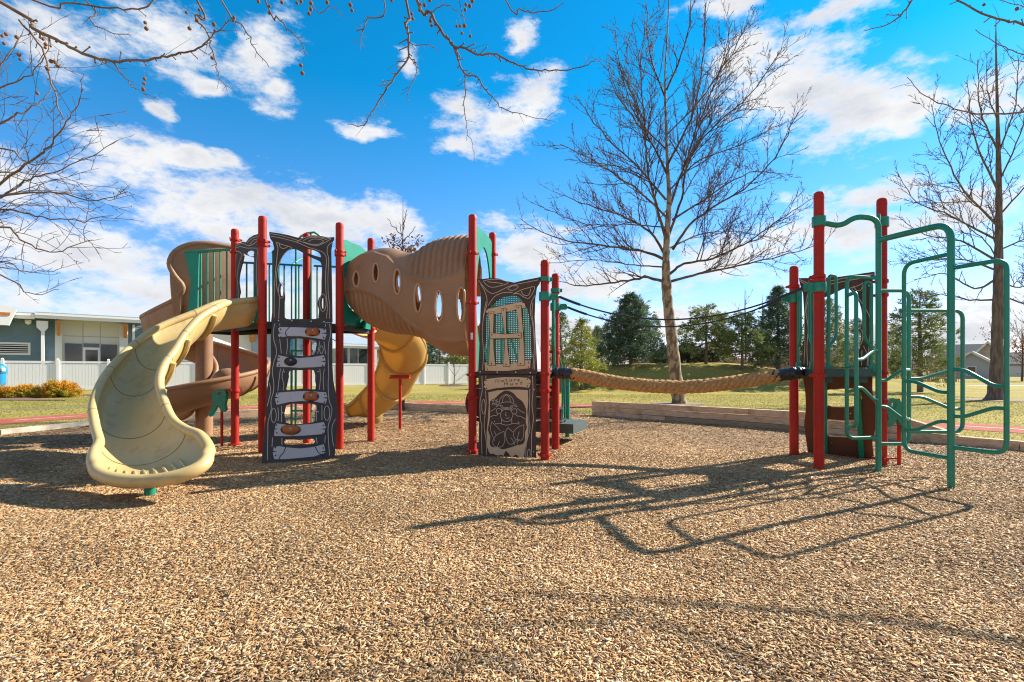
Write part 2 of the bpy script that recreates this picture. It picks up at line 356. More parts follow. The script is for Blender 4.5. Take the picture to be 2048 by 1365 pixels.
def chips_mat():
    m = bpy.data.materials.new('wood_chip'); m.use_nodes = True; N, L = nodes_of(m); b = N['Principled BSDF']; b.inputs['Roughness'].default_value = .8
    a = N.new('ShaderNodeAttribute'); a.attribute_name = 'chipcol'; L.new(a.outputs['Color'], b.inputs['Base Color']); b.inputs['Specular IOR Level'].default_value = .3
    return m
CHIPM = chips_mat()
def chips():
    rg = np.random.default_rng(3); allv = []; allf = []; allc = []; base = 0
    zones = [(1.0, 1.75, 6000, 1.0), (1.75, 3.2, 14500, .68), (3.2, 5.2, 9000, .78), (5.2, 8, 4600, 1.0), (8, 12, 2600, 1.2), (12, 17.2, 1200, 1.5)]
    for (d0, d1, dens, scl) in zones:
        half = d1*1.04+2.4; n = int(dens*(d1-d0)*2*half)
        x = rg.uniform(-half, half, n); y = rg.uniform(d0, d1, n); ed = np.abs(x)-(y*1.04+.3); k = (ed < 0) | ((ed < 2.0) & (rg.random(n) < .55)); k &= inpoly(x, y, BORD); x = x[k]; y = y[k]; n = len(x)
        ln = rg.lognormal(math.log(.0165), .42, n)*scl; ln = np.clip(ln, .004, .045)*1.0; wd_ = rg.lognormal(math.log(.0035), .42, n)*scl; wd_ = np.minimum(wd_, ln*.8); th = rg.uniform(.0006, .002, n)*scl
        a = rg.uniform(0, 2*pi, n)+0; z = .006+.010*rg.random(n)**1.5+.010*np.sin(x*1.7+y)*np.sin(y*2.3-x*.6)+.008
        ti = rg.normal(0, .15, n); tr = rg.normal(0, .26, n)
        ux = np.stack([np.cos(a)*np.cos(ti), np.sin(a)*np.cos(ti), np.sin(ti)], 1); vy = np.stack([-np.sin(a)*np.cos(tr), np.cos(a)*np.cos(tr), np.sin(tr)], 1)
        w = np.cross(ux, vy); w /= np.linalg.norm(w, axis=1, keepdims=True); c = np.stack([x, y, z], 1)
        sk = rg.uniform(-.35, .35, (n, 4)); P = []
        for i, (s, t) in enumerate(((-1, -1), (1, -1), (1, 1), (-1, 1))):
            P.append(c+ux*((s+sk[:, i]*.5*s)*ln)[:, None]+vy*((t*(1+sk[:, (i+1) % 4]))*wd_)[:, None])
        nvt = 8 if d0 < 8 else 4
        V = np.stack(P+([p-w*th[:, None]*2.2 for p in P] if nvt == 8 else []), 1).reshape(-1, 3)
        q = np.array([[0, 1, 2, 3], [0, 4, 5, 1], [1, 5, 6, 2], [2, 6, 7, 3], [3, 7, 4, 0]])
        if nvt == 4: q = q[:1]
        F = (np.arange(n)[:, None, None]*nvt+q[None])+base; base += n*nvt
        t = rg.beta(1.35, 1.4, n); hue = rg.uniform(-1, 1, n)
        lo = np.array([.22, .105, .046]); mid = np.array([.55, .325, .138]); hi = np.array([.82, .62, .39])
        colr = np.where(t[:, None] < .5, lo+(mid-lo)*(t[:, None]*2), mid+(hi-mid)*((t[:, None]-.5)*2)**1.2)
        colr = colr*(1+hue[:, None]*np.array([.08, -.02, -.10])); gy = rg.random(n) < .03; colr[gy] = colr[gy].mean(1, keepdims=True)*np.array([.9, .82, .7])
        big = .5+.5*np.sin(x*.9+1.3*np.sin(y*.7)); pt = .5+.5*np.sin(x*2.3+2*np.sin(y*1.9+x))*np.sin(y*2.9-1.5*np.sin(x*1.4)); colr *= (.68+.14*big+.24*pt)[:, None]
        C = np.repeat(np.concatenate([colr, np.ones((n, 1))], 1), nvt, 0)
        allv.append(V); allf.append(F.reshape(-1, 4)); allc.append(C)
    V = np.concatenate(allv); F = np.concatenate(allf); C = np.concatenate(allc)
    me = bpy.data.meshes.new('wood_chips'); me.vertices.add(len(V)); me.vertices.foreach_set('co', V.ravel().astype(np.float32))
    me.loops.add(F.size); me.loops.foreach_set('vertex_index', F.ravel().astype(np.int32))
    me.polygons.add(len(F)); me.polygons.foreach_set('loop_start', np.arange(0, F.size, 4, dtype=np.int32)); me.polygons.foreach_set('loop_total', np.full(len(F), 4, dtype=np.int32))
    ca = me.color_attributes.new('chipcol', 'FLOAT_COLOR', 'POINT'); ca.data.foreach_set('color', C.ravel().astype(np.float32))
    me.update(calc_edges=True); me.materials.append(CHIPM)
    o = bpy.data.objects.new('wood_chips', me); COL.objects.link(o)
    tag(o, 'loose tan and brown wood chips covering the playground floor', 'wood chips', kind='stuff')
chips()

GRM = CHIPM.copy(); GRM.name = 'grass_blade'
_N, _L = nodes_of(GRM); _t = _N.new('ShaderNodeBsdfTranslucent'); _m = _N.new('ShaderNodeMixShader'); _m.inputs[0].default_value = .55
_a = [n for n in _N if n.type == 'ATTRIBUTE'][0]; _L.new(_a.outputs['Color'], _t.inputs[0]); _L.new(_N['Principled BSDF'].outputs[0], _m.inputs[1]); _L.new(_t.outputs[0], _m.inputs[2]); _L.new(_m.outputs[0], _N['Material Output'].inputs[0])
def grass_blades():
    rg = np.random.default_rng(5); n = 130000
    x = rg.uniform(-26, 22, n); y = 9+18*rg.random(n)**1.3
    k = (np.abs(x) < y*1.05) & ~inpoly(x, y, BORD); c = cr_spline([(p[0], p[1], 0) for p in TRACK], 8); dm = np.full(n, 9e9)
    for p in c: dm = np.minimum(dm, (x-p.x)**2+(y-p.y)**2)
    k &= dm > .92**2; x = x[k]; y = y[k]; n = len(x)
    h = rg.uniform(.008, .020, n)*(1+y/30); w = rg.uniform(.004, .009, n)*(1+y/14); a = rg.uniform(0, pi, n); z = berm(x, y)
    d = np.stack([np.cos(a)*w, np.sin(a)*w, 0*w], 1); b = np.stack([x, y, z], 1); tip = b+np.stack([rg.normal(0, .02, n), rg.normal(0, .02, n), h], 1)
    V = np.stack([b-d, b+d, tip], 1).reshape(-1, 3); F = np.arange(n*3).reshape(-1, 3)
    t = rg.random(n)[:, None]; C = np.array([.40, .33, .12])*t+np.array([.21, .22, .06])*(1-t); C = np.repeat(np.concatenate([C, np.ones((n, 1))], 1), 3, 0)
    me = bpy.data.meshes.new('grass'); me.vertices.add(len(V)); me.vertices.foreach_set('co', V.ravel().astype(np.float32)); me.loops.add(F.size); me.loops.foreach_set('vertex_index', F.ravel().astype(np.int32))
    me.polygons.add(len(F)); me.polygons.foreach_set('loop_start', np.arange(0, F.size, 3, dtype=np.int32)); me.polygons.foreach_set('loop_total', np.full(len(F), 3, dtype=np.int32))
    ca = me.color_attributes.new('chipcol', 'FLOAT_COLOR', 'POINT'); ca.data.foreach_set('color', C.ravel().astype(np.float32)); me.update(calc_edges=True); me.materials.append(GRM)
    o = bpy.data.objects.new('grass', me); COL.objects.link(o); tag(o, 'short dry grass of the lawn behind the playground', 'grass', kind='stuff')
grass_blades()
# ------------------------------------------------------------------ play structures
PR = .0605
def post(parent, x, y, h, collars=(), flange=False):
    m = MB(); r = PR
    m.lathe((x, y, 0), [(r, -.05), (r, h-.055), (r*.985, h-.035), (r*.88, h-.016), (r*.6, h-.004), (.004, h)], 24)
    m.lathe((x, y, 0), [(r+.002, h-.085), (r+.002, h-.08)], 24)
    if flange: m.lathe((x, y, 0), [(.10, .02), (.10, .045), (.07, .05)], 20)
    p = m.build('post', RED, parent)
    for z in collars:
        c = MB(); c.lathe((x, y, z), [(r, -.022), (r+.014, -.022), (r+.016, -.012), (r+.016, .012), (r+.014, .022), (r, .022)], 24)
        for a in (.6, 2.6, 4.4): c.box((x+cos(a)*(r+.024), y+sin(a)*(r+.024), z), (.035, .022, .034), a)
        for a in (.6, 2.6): c.ball((x+cos(a)*(r+.045), y+sin(a)*(r+.045), z), .010, 6, 4)
        c.build('collar', RED, p)
    return p
class Pl:
    """vertical or leaning panel plane: u along AB, v up the plane; pixel measurements of the photo are projected on it once"""
    def __init__(s, A, B, C=None):
        s.o = Vector(A); s.U = (Vector(B)-s.o).normalized()
        up = Vector((0, 0, 1)) if C is None else (Vector(C)-s.o)
        s.N = s.U.cross(up).normalized(); s.V = s.N.cross(s.U).normalized()
        if s.N.y > 0: s.N = -s.N
    def uv(s, px, py):
        d = Vector(((px-CX)/FPX, 1, (HY-py)/FPX)); c = Vector((0, 0, CAMZ)); t = (s.o-c).dot(s.N)/d.dot(s.N); p = c+d*t-s.o
        return (p.dot(s.U), p.dot(s.V))
    def F(s, u, v, w): return s.o+s.U*u+s.V*v+s.N*w
    def pts(s, L, org, sc_): return [s.uv(org[0]+x/sc_, org[1]+y/sc_) for (x, y) in L]
def sm2(L, n=4, closed=False):
    P = [Vector((p[0], p[1], 0)) for p in L]
    if closed:
        m = len(P); out = []
        for i in range(m):
            p0, p1, p2, p3 = P[i-1], P[i], P[(i+1) % m], P[(i+2) % m]
            for k in range(n):
                t = k/n; q = .5*((2*p1)+(p2-p0)*t+(2*p0-5*p1+4*p2-p3)*t*t+(3*p1-p0-3*p2+p3)*t**3); out.append((q.x, q.y))
        return out
    return [(q.x, q.y) for q in cr_spline(P, n)]
def ell(cx, cy, rx, ry, n=20, a0=0): return [(cx+rx*cos(2*pi*k/n), cy+ry*sin(2*pi*k/n)) for k in range(n)]

def loft(rows, mat_, name, parent, rimr, rimmat=None, thick=.022, nu=36, nv=6, collars=(), seams=(), endrim=True, startrim=False, wallpow=1.0, label=None, rim_end_r=None, even=False):
    """open slide: rows = (left rim, bottom, right rim); returns the trough object"""
    Ls = cr_spline([r[0] for r in rows], nv); Bs = cr_spline([r[1] for r in rows], nv); Rs = cr_spline([r[2] for r in rows], nv)
    ns = len(Ls); grid = []
    for i in range(ns):
        L, B, R = Ls[i], Bs[i], Rs[i]; row = []
        for k in range(nu+1):
            th = -pi/2+pi*k/nu; E = L if th < 0 else R; d = E-B; s_ = abs(sin(th)); c_ = 1-abs(cos(th))
            if even: row.append(B+(R-L)*.5*sin(th)+((L+R)*.5-B)*(1-abs(cos(th)))); continue
            row.append(Vector((B.x+d.x*s_**.9, B.y+d.y*s_**.9, B.z+d.z*c_**wallpow)))
        grid.append(row)
    # normals
    def nrm(i, k):
        a = grid[min(i+1, ns-1)][k]-grid[max(i-1, 0)][k]; b = grid[i][min(k+1, nu)]-grid[i][max(k-1, 0)]
        n = a.cross(b); return n.normalized() if n.length > 1e-9 else Vector((0, 0, 1))
    mid = nrm(ns//2, nu//2); sg = 1 if mid.z > 0 else -1
    out = [[grid[i][k]-nrm(i, k)*sg*thick for k in range(nu+1)] for i in range(ns)]
    m = MB(); w = nu+1
    vs = [p for r in grid for p in r]+[p for r in out for p in r]; o = ns*w; fs = []
    for i in range(ns-1):
        for k in range(nu):
            q = (i*w+k, i*w+k+1, (i+1)*w+k+1, (i+1)*w+k); q = q if sg < 0 else q[::-1]
            fs.append(q); fs.append(tuple(x+o for x in q[::-1]))
    for k in range(nu):
        for i in (0, ns-1): fs.append((i*w+k, i*w+k+1, i*w+k+1+o, i*w+k+o))
    m.add(vs, fs)
    rr = rimr
    path = list(Ls); rad = [rr]*len(Ls)
    if rim_end_r:
        rad = [rr+(rim_end_r-rr)*max(0, (i/(ns-1)-.75)*4) for i in range(ns)]
    if endrim:
        e = grid[-1][1:-1]; path = path+e+list(reversed(Rs)); rad = rad+[rad[-1]]*len(e)+list(reversed(rad))
        m.tube(path, rad, 14)
    else:
        m.tube(Ls, rad, 14); m.tube(Rs, rad, 14)
    ob = m.build(name, mat_, parent, label=label)
    for ci in collars:
        i = ci*nv; c = MB(); c.tube([grid[i][k]-nrm(i, k)*sg*(thick+.012) for k in range(0, nu+1)], .026, 8); c.build('flange', mat_, ob)
    if seams:
        for ci in seams:
            c = MB(); i = int(ci*nv)
            c.tube([grid[i][k]+nrm(i, k)*sg*.0005 for k in range(0, nu+1)], .0045, 5)
            for S in (Ls, Rs):
                j = min(i, ns-2); t = (S[j+1]-S[j]).normalized(); c.lathe(S[j], [(rr+.0012, -.004), (rr+.0012, .004)], 16, axis=t)
            c.build('seam', SEAMM, ob)
    return ob, grid
SEAMM = mat('seam', (.22, .15, .06), .8)

# ================= left play structure
LP = dict(P1=(-4.588, 8.48), P2=(-3.757, 7.71), P3=(-2.735, 8.12), P4=(-2.479, 9.0), P5=(-3.51, 8.75),
          P6=(-.586, 7.6), P7=(-.326, 8.55), P8=(.458, 7.11), P9=(.688, 8.10))
ZL, ZM = 1.99, 1.235
S = thing('play_structure', (-2.6, 8.2, 0), 'big red posted play structure with tan and brown slides and a brown crawl tube', 'play structure')
post(S, *LP['P1'], 3.6, (3.42, 3.22, 1.97, .92), True)
post(S, *LP['P2'], 3.58, (3.20, 3.14, 1.97))
post(S, *LP['P3'], 3.60, (3.14, 3.09, 1.97))
post(S, *LP['P4'], 3.58, (3.0, 1.99,))
post(S, *LP['P5'], 3.60, (1.99,))
post(S, *LP['P6'], 3.57, (3.0, 2.26, 1.19, .85, .06))
post(S, *LP['P7'], 3.56, (3.2, 1.2))
post(S, *LP['P8'], 2.79, (1.22, .98, .08))
post(S, *LP['P9'], 2.79, (1.55,))
def deck(parent, pts, z, name='deck'):
    m = MB(); m.prism(pts, [], lambda u, v, w: (u, v, w), z-.035, z)
    n = len(pts)
    for i in range(n):
        a, b = pts[i], pts[(i+1) % n]; m.beam((a[0], a[1], z-.045), (b[0], b[1], z-.045), .03, .095)
    return m.build(name, [DECK], parent, smooth=False)
deck(S, [LP['P2'], LP['P3'], LP['P4'], LP['P5'], LP['P1']], ZL)
deck(S, [(-4.588, 8.48), (-5.45, 8.70), (-5.1, 9.35), (-3.51, 8.75)], ZL)
deck(S, [LP['P6'], LP['P8'], LP['P9'], LP['P7']], ZM)
def barrier(parent, a, b, z0, z1, n, r=.014, solid=None):
    A = Vector((a[0], a[1], 0)); B = Vector((b[0], b[1], 0)); m = MB()
    for z in (z0, z1): m.tube([A+Vector((0, 0, z)), B+Vector((0, 0, z))], r*1.3, 8)
    for i in range(n):
        p = A.lerp(B, (i+.5)/n); m.tube([p+Vector((0, 0, z0)), p+Vector((0, 0, z1))], r, 8)
    return m.build('barrier', GRN, parent)
barrier(S, (-4.66, 8.46), (-5.30, 8.64), ZL+.06, 3.25, 5)
m = MB(); m.prism([(-5.53, ZL-.02), (-5.30, ZL-.02), (-5.27, 3.25), (-5.55, 3.25), (-5.42, 2.75)], [], lambda u, v, w: (u, 8.70-(u+5.5)*.27-w, v), 0, .03); m.tube([(-5.56, 8.70, 3.26), (-4.6, 8.45, 3.26)], .02, 8)
m.build('barrier_panel', TEAL, S)
barrier(S, (-4.5, 8.56), (-3.6, 8.80), ZL+.06, 3.06, 8)
barrier(S, (-3.42, 8.83), (-2.55, 9.05), ZL+.06, 3.06, 8)
# solid teal side sheets behind the arch
for (x0, x1, y) in ((-4.36, -4.24, 8.66), (-3.98, -3.86, 8.5)):
    m = MB(); m.box(((x0+x1)/2, y, 2.62), (abs(x1-x0), .03, 1.25), -.2); m.tube([(x0, y, 3.2), ((x0+x1)/2, y, 3.28), (x1, y, 3.2)], .02, 8); m.build('barrier_panel', TEAL, S)
# back climber with two arched rails
def wp(px, py, D): return W(px, py, D)
m = MB(); D = 9.55
m.tube([wp(591, 880, D), wp(592, 500, D)]+[wp(*q, D-.25*i) for i, q in enumerate([(594, 484), (602, 473), (614, 467)])], .021, 8)
m.tube([wp(622, 880, D), wp(622, 466, D)], .021, 8)
m.tube([wp(614, 467, 9.05), wp(628, 465, 9.1), wp(642, 473, 9.2), wp(650, 485, 9.3), wp(651, 530, 9.35)], .019, 8)
m.tube([wp(585, 530, 9.0), wp(596, 521, 9.2), wp(612, 514, 9.5)], .018, 8)
for y in (702, 822, 640): m.tube([wp(582, y, D), wp(626, y, D)], .017, 8)
m.tube([wp(583, 700, D), wp(583, 885, D)], .022, 8)
m.build('ladder', GRN, S)

# --- arched upper panel between two front posts
pa = Pl((-3.757, 7.65, 0), (-2.735, 8.06, 0)); o8 = (350, 440); s8 = 5.2514
P8 = lambda L: pa.pts(L, o8, s8)
outer = [(990, 130), (1100, 146), (1200, 166), (1270, 186), (1330, 196), (1380, 178), (1450, 166), (1530, 172), (1610, 190), (1672, 184), (1673, 212), (1656, 235), (1642, 330), (1645, 500), (1650, 750), (1655, 1080), (1008, 1080), (1030, 900), (1036, 700), (1034, 450), (1040, 300), (1026, 235), (1000, 200), (992, 165)]
hole = [(1168, 1040), (1145, 970), (1143, 900), (1158, 830), (1150, 740), (1120, 680), (1098, 650), (1088, 600), (1086, 540), (1098, 480), (1120, 410), (1155, 350), (1205, 320), (1260, 308), (1330, 340), (1420, 392), (1495, 425), (1530, 452), (1543, 520), (1538, 650), (1535, 780), (1508, 830), (1498, 890), (1512, 950), (1505, 1010), (1490, 1040), (1330, 1046)]
h2 = [(1342, 314), (1390, 307), (1460, 322), (1515, 350), (1532, 394), (1490, 386), (1420, 362), (1365, 336)]
pc = [p for p in outer]
def mk_panel(pl, name, parent, outer_uv, holes_uv, mats, t=.019, lines=(), closed=(), fills=(), lw=.009, label=None, inkl=(), dots=()):
    m = MB(); m.prism(outer_uv, holes_uv, pl.F, 0, t, 0)
    for f, mi in fills: m.prism(f, [], pl.F, t-.001, t+.004+.001*mi, mi)
    top = t+(.0055 if fills else .0)
    for l in lines: m.ribbon(l, pl.F, lw, t-.001, top+.002, mi=1)
    for l in closed: m.ribbon(l, pl.F, lw, t-.001, top+.002, closed=True, mi=1)
    for l in inkl: m.ribbon(l, pl.F, lw*1.15, t-.001, top+.0035, mi=len(mats)-1)
    for (u, v) in dots:
        c = pl.F(u, v, top); m.lathe(c, [(.011, 0), (.010, .004), (.004, .006)], 8, axis=pl.N)
        for q in range(len(m.m)-9-2, len(m.m)): m.m[q] = len(mats)-1
    return m.build(name, mats, parent, angle=25, label=label)
L8 = [[(1062, 240), (1082, 300), (1072, 400), (1055, 560), (1046, 700), (1042, 900), (1042, 1030)], [(1066, 238), (1130, 265), (1228, 296), (1175, 335), (1118, 410), (1078, 520), (1064, 630), (1072, 720), (1098, 810), (1095, 920), (1090, 1040)],
      [(1098, 256), (1106, 290), (1138, 305), (1168, 295), (1188, 280)], [(1002, 150), (1100, 166), (1250, 206), (1400, 258), (1490, 274), (1560, 250), (1640, 204)], [(1004, 176), (1120, 196), (1280, 240), (1400, 292), (1500, 322), (1560, 350), (1590, 420), (1580, 600), (1588, 800), (1600, 900), (1590, 1040)],
      [(1400, 232), (1450, 207), (1520, 210), (1562, 228), (1530, 250)], [(1648, 240), (1605, 280), (1598, 350), (1614, 420), (1606, 600), (1610, 800), (1625, 900), (1620, 1040)], [(1280, 232), (1360, 190), (1440, 176), (1540, 186), (1640, 204)],
      [(1345, 222), (1400, 196), (1470, 188), (1550, 200), (1600, 215)], [(1350, 235), (1420, 258), (1500, 262), (1545, 245)]]
C8 = [ell(1118, 745, 32, 82), ell(1553, 872, 34, 92)]
mk_panel(pa, 'arch_panel', S, P8(outer), [P8(sm2(hole, 3, True)), P8(sm2(h2, 3, True)), P8(ell(1124, 745, 14, 60)), P8(ell(1554, 880, 11, 56))], [PANELG, PALE, STEEL],
         lines=[P8(sm2(l, 4)) for l in L8], closed=[P8(c) for c in C8], dots=[pa.uv(350+x/s8, 440+y/s8) for x, y in ((1088, 1060), (1228, 1062), (1430, 1066), (1565, 1070))])
# --- leaning climbing panel
TL = pa.F(*pa.uv(543, 646), .01); TR = pa.F(*pa.uv(662, 648), .01); BM = (G(524, 930)+G(669, 919))/2
pb = Pl(TL, TR, BM+(TL-TR)/2); o3 = (400, 640); s3 = 5.25
P3 = lambda L: pb.pts(L, o3, s3)
outer = [(758, 30), (1388, 38), (1386, 250), (1390, 480), (1400, 640), (1428, 800), (1445, 950), (1442, 1100), (1430, 1250), (1412, 1480), (645, 1540), (662, 1300), (688, 1050), (694, 900), (706, 720), (735, 560), (745, 400), (744, 200)]
holes = [[(955, 205), (1080, 200), (1215, 225), (1217, 300), (1195, 372), (1080, 386), (955, 375), (945, 300)], [(945, 535), (1080, 530), (1195, 532), (1208, 640), (1210, 735), (1080, 726), (918, 744), (914, 700), (935, 600)],
         [(905, 900), (1060, 886), (1212, 890), (1208, 990), (1195, 1076), (1050, 1096), (904, 1085)], [(900, 1258), (1050, 1262), (1188, 1250), (1194, 1305), (1060, 1310), (902, 1312)]]
planks = [[(820, 100), (840, 86), (1010, 88), (1200, 95), (1322, 106), (1330, 160), (1310, 216), (1180, 196), (1050, 180), (930, 180), (840, 194), (820, 172), (835, 140)],
          [(825, 380), (920, 400), (1050, 410), (1180, 400), (1300, 380), (1320, 440), (1310, 495), (1200, 505), (1050, 511), (920, 505), (803, 500), (810, 440)],
          [(802, 775), (920, 765), (1060, 756), (1200, 760), (1322, 770), (1338, 820), (1320, 886), (1200, 866), (1060, 860), (940, 870), (805, 900), (788, 840)],
          [(800, 1095), (920, 1110), (1060, 1109), (1180, 1100), (1300, 1080), (1322, 1140), (1300, 1205), (1180, 1216), (1050, 1225), (900, 1229), (778, 1226), (785, 1150)],
          [(775, 1345), (830, 1332), (900, 1345), (1060, 1358), (1200, 1340), (1300, 1312), (1320, 1400), (1200, 1440), (1060, 1455), (900, 1468), (780, 1470), (765, 1400)]]
L3 = [[(788, 45), (771, 130), (776, 220), (800, 300), (800, 380), (776, 450), (760, 560), (774, 650), (774, 750), (747, 850), (748, 950), (716, 1080), (714, 1200), (708, 1480)], [(1360, 50), (1370, 150), (1350, 260), (1345, 400), (1350, 560), (1345, 700), (1355, 850), (1385, 940), (1370, 1040), (1346, 1120), (1346, 1230), (1360, 1430)],
      [(838, 48), (838, 68)], [(838, 210), (855, 360)], [(915, 200), (918, 290), (908, 370)], [(1258, 235), (1235, 365)], [(1302, 235), (1318, 370)], [(845, 520), (835, 600), (818, 755)], [(880, 520), (862, 600), (880, 680), (878, 745)], [(1258, 520), (1264, 620), (1252, 740)], [(1305, 520), (1293, 620), (1300, 745)],
      [(730, 670), (742, 760), (706, 915)], [(818, 925), (826, 1000), (820, 1070)], [(857, 910), (857, 1080)], [(1222, 905), (1220, 1070)], [(1280, 905), (1280, 1060)], [(762, 1240), (757, 1340)], [(860, 1245), (862, 1320)], [(1220, 1240), (1230, 1305)], [(1315, 1220), (1310, 1300)], [(1420, 1045), (1386, 1130), (1390, 1260), (1405, 1330)], [(1318, 50), (1312, 85)]]
knots = [ell(1275, 320, 18, 42), ell(775, 1010, 27, 76), ell(1332, 985, 30, 76)]
cp = mk_panel(pb, 'climbing_panel', S, P3(outer), [P3(sm2(h, 2, True)) for h in holes], [PANELG, PALE, STEEL], t=.02, lines=[P3(sm2(l, 4)) for l in L3], closed=[P3(c) for c in knots],
              dots=[pb.uv(400+x/s3, 640+y/s3) for x, y in ((886, 552), (1240, 550), (868, 980), (1238, 970), (886, 1420), (1210, 1400))])
for i, pl in enumerate(planks):
    m = MB(); m.prism(P3(pl), [], pb.F, .019, .027, 0)
    xs = [p[0] for p in pl]; ys = [p[1] for p in pl]; x0, x1, cy = min(xs), max(xs), (min(ys)+max(ys))/2
    for (a, b, c) in (((x0+2, cy-9), (x0+2, cy+5), (x0+46, cy-2)), ((x1-2, cy-9), (x1-2, cy+7), (x1-56, cy))): m.prism(P3([a, b, c]), [], pb.F, .026, .029, 1)
    for (x, y) in ((x0+28, cy-42), (x0+30, cy+40), (x1-28, cy-38), (x1-32, cy+44)): m.prism(P3(ell(x, y, 8, 8, 8)), [], pb.F, .026, .030, 1)
    if i == 0: m.ribbon(P3([(940, 88), (905, 122), (895, 150), (915, 185)]), pb.F, .012, .026, .030, mi=1)
    if i == 4:
        m.ribbon(P3([(900, 1345), (880, 1400), (845, 1435), (830, 1468)]), pb.F, .012, .026, .030, mi=1); m.ribbon(P3([(1210, 1340), (1235, 1390), (1270, 1420)]), pb.F, .012, .026, .030, mi=1)
    m.build('plank', [PLANK, INK], cp, smooth=False)
for (cx, cy, rx, ry, mt, sh) in ((1182, 135, 66, 40, HOLD, 0), (952, 447, 56, 38, HOLDB, 1), (1165, 814, 70, 44, HOLD, 0), (953, 1160, 88, 46, HOLD, 1)):
    m = MB(); n = 28; prof = [(1.10, 0), (1.10, .012), (.98, .03), (.72, .052), (.40, .058), (.12, .05)]; vs = []; fs = []
    if True:
        for j, (q, h) in enumerate(prof):
            for k in range(n):
                a = 2*pi*k/n; sq = 1+(.16*cos(4*a-pi) if sh == 0 else .08*cos(3*a+1)); u, v = pb.uv(400+(cx+rx*q*cos(a)*sq)/s3, 640+(cy+ry*q*sin(a)*sq)/s3); vs.append(pb.F(u, v, .026+h))
        for j in range(len(prof)-1):
            for k in range(n): k2 = (k+1) % n; fs.append((j*n+k, (j+1)*n+k, (j+1)*n+k2, j*n+k2))
        fs.append(tuple((len(prof)-1)*n+k for k in range(n)))
    m.add(vs, fs, 0); u, v = pb.uv(400+cx/s3, 640+cy/s3); k0 = len(m.m); m.lathe(pb.F(u, v, .074), [(.013, 0), (.013, .008)], 8, axis=pb.N); m.m[k0:] = [1]*(len(m.m)-k0)
    m.prism(P3(ell(cx, cy, rx*1.22, ry*1.22, 24)), [], pb.F, .026, .0285, 2)
    m.build('climbing_hold', [mt, STEEL, INK], cp, angle=60)
m = MB()   # green legs behind the panel
for u in (.14, .70): m.tube([pb.F(u, -.05, -.04), pb.F(u, -2.15, -.04)], .024, 8)
# --- slide entry arch between the left front posts
pd = Pl((-4.588, 8.46, 0), (-3.757, 7.69, 0)); PD = lambda L: pd.pts(L, o8, s8)
outer = [(640, 262), (730, 232), (755, 240), (790, 196), (840, 165), (892, 150), (892, 860), (650, 860), (655, 700), (648, 480), (660, 340)]
hole = [(690, 850), (695, 760), (680, 660), (690, 560), (718, 450), (733, 380), (722, 350), (760, 372), (820, 395), (848, 415), (848, 600), (858, 700), (855, 850)]
mk_panel(pd, 'arch_panel', S, PD(outer), [PD(sm2(hole, 2, True)), PD(sm2([(765, 342), (800, 325), (840, 335), (846, 380), (800, 386), (772, 366)], 3, True))], [PANELG, PALE],
         lines=[PD(sm2(l, 4)) for l in [[(645, 280), (720, 250), (790, 275), (860, 240), (888, 190)], [(645, 300), (700, 285), (770, 300), (840, 300), (880, 320), (870, 500), (880, 800)], [(770, 245), (820, 200), (885, 175)], [(655, 330), (690, 340), (715, 370), (690, 450), (665, 600), (675, 700), (680, 850)], [(800, 262), (840, 215), (880, 205)]]])

# ================= tan slide
st = [((472, 603, 8.35), (492, 651, 8.05), (514, 600, 7.78)), ((436, 607, 8.0), (446, 658, 7.72), (458, 606, 7.38)), ((389, 626, 7.7), (402, 668, 7.38), (430, 618, 7.02)),
      ((316, 656, 7.3), (352, 706, 7.02), (400, 636, 6.76)), ((270, 688, 6.95), (316, 740, 6.72), (371, 667, 6.52)), ((234, 723, 6.55), (288, 778, 6.44), (348, 703, 6.3)),
      ((209, 755, 6.22), (266, 806, 6.18), (327, 732, 6.1)), ((194, 786, 5.95), (258, 838, 5.95), (319, 768, 5.92)), ((186, 818, 5.7), (262, 872, 5.7), (330, 808, 5.75)),
      ((191, 856, 5.48), (276, 906, 5.46), (346, 840, 5.62)), ((198, 884, 5.3), (288, 930, 5.22), (371, 859, 5.5)), ((190, 904, 5.14), (298, 944, 5.02), (400, 872, 5.38)), ((187, 922, 5.02), (304, 955, 4.86), (417, 898, 5.2)), ((192, 934, 4.95), (306, 962, 4.76), (413, 914, 5.06))]
rows = [tuple(W(*q) for q in r) for r in st]
sl1, gr = loft(rows, SAND, 'slide', S, .048, collars=(), seams=(2, 4, 5.6, 8.2, 10), label='tan open spiral slide curving to the front', rim_end_r=.066, even=True)
def flange_arc(grid, i, k0, k1, r, m, parent, off=.035):
    c = MB(); pts = []
    for k in range(k0, k1+1):
        a = grid[min(i+1, len(grid)-1)][k]-grid[max(i-1, 0)][k]; b = grid[i][min(k+1, len(grid[i])-1)]-grid[i][max(k-1, 0)]; n = a.cross(b).normalized(); mid = (grid[i][0]+grid[i][-1])/2
        if n.dot(grid[i][k]-mid) < 0: n = -n
        pts.append(grid[i][k]+n*off)
    c.tube(pts, r, 10); c.build('flange', m, parent)
for i in (13, 24, 32, 42): flange_arc(gr, i, 2, 34, .034, SAND, sl1, .045)
# grip ridges at the exit
ng = len(gr)
for j in range(9):
    k = 9+j*2; i1 = ng-3; i0 = ng-15
    c = MB(); c.tube([gr[i][k]+Vector((0, 0, .007)) for i in range(i0, i1+1)], [.004+.009*min(1, q/3) for q in range(13)], 8); c.build('grip_ridge', SAND, sl1)
c = MB(); c.lathe((-3.62, 5.12, 0), [(.05, -.05), (.05, .2)], 16); c.build('support_leg', GRN, sl1)
c = MB(); c.lathe((-3.62, 5.12, .13), [(.12, 0), (.16, .03), (.2, .09)], 18); c.build('support_pad', SAND, sl1)

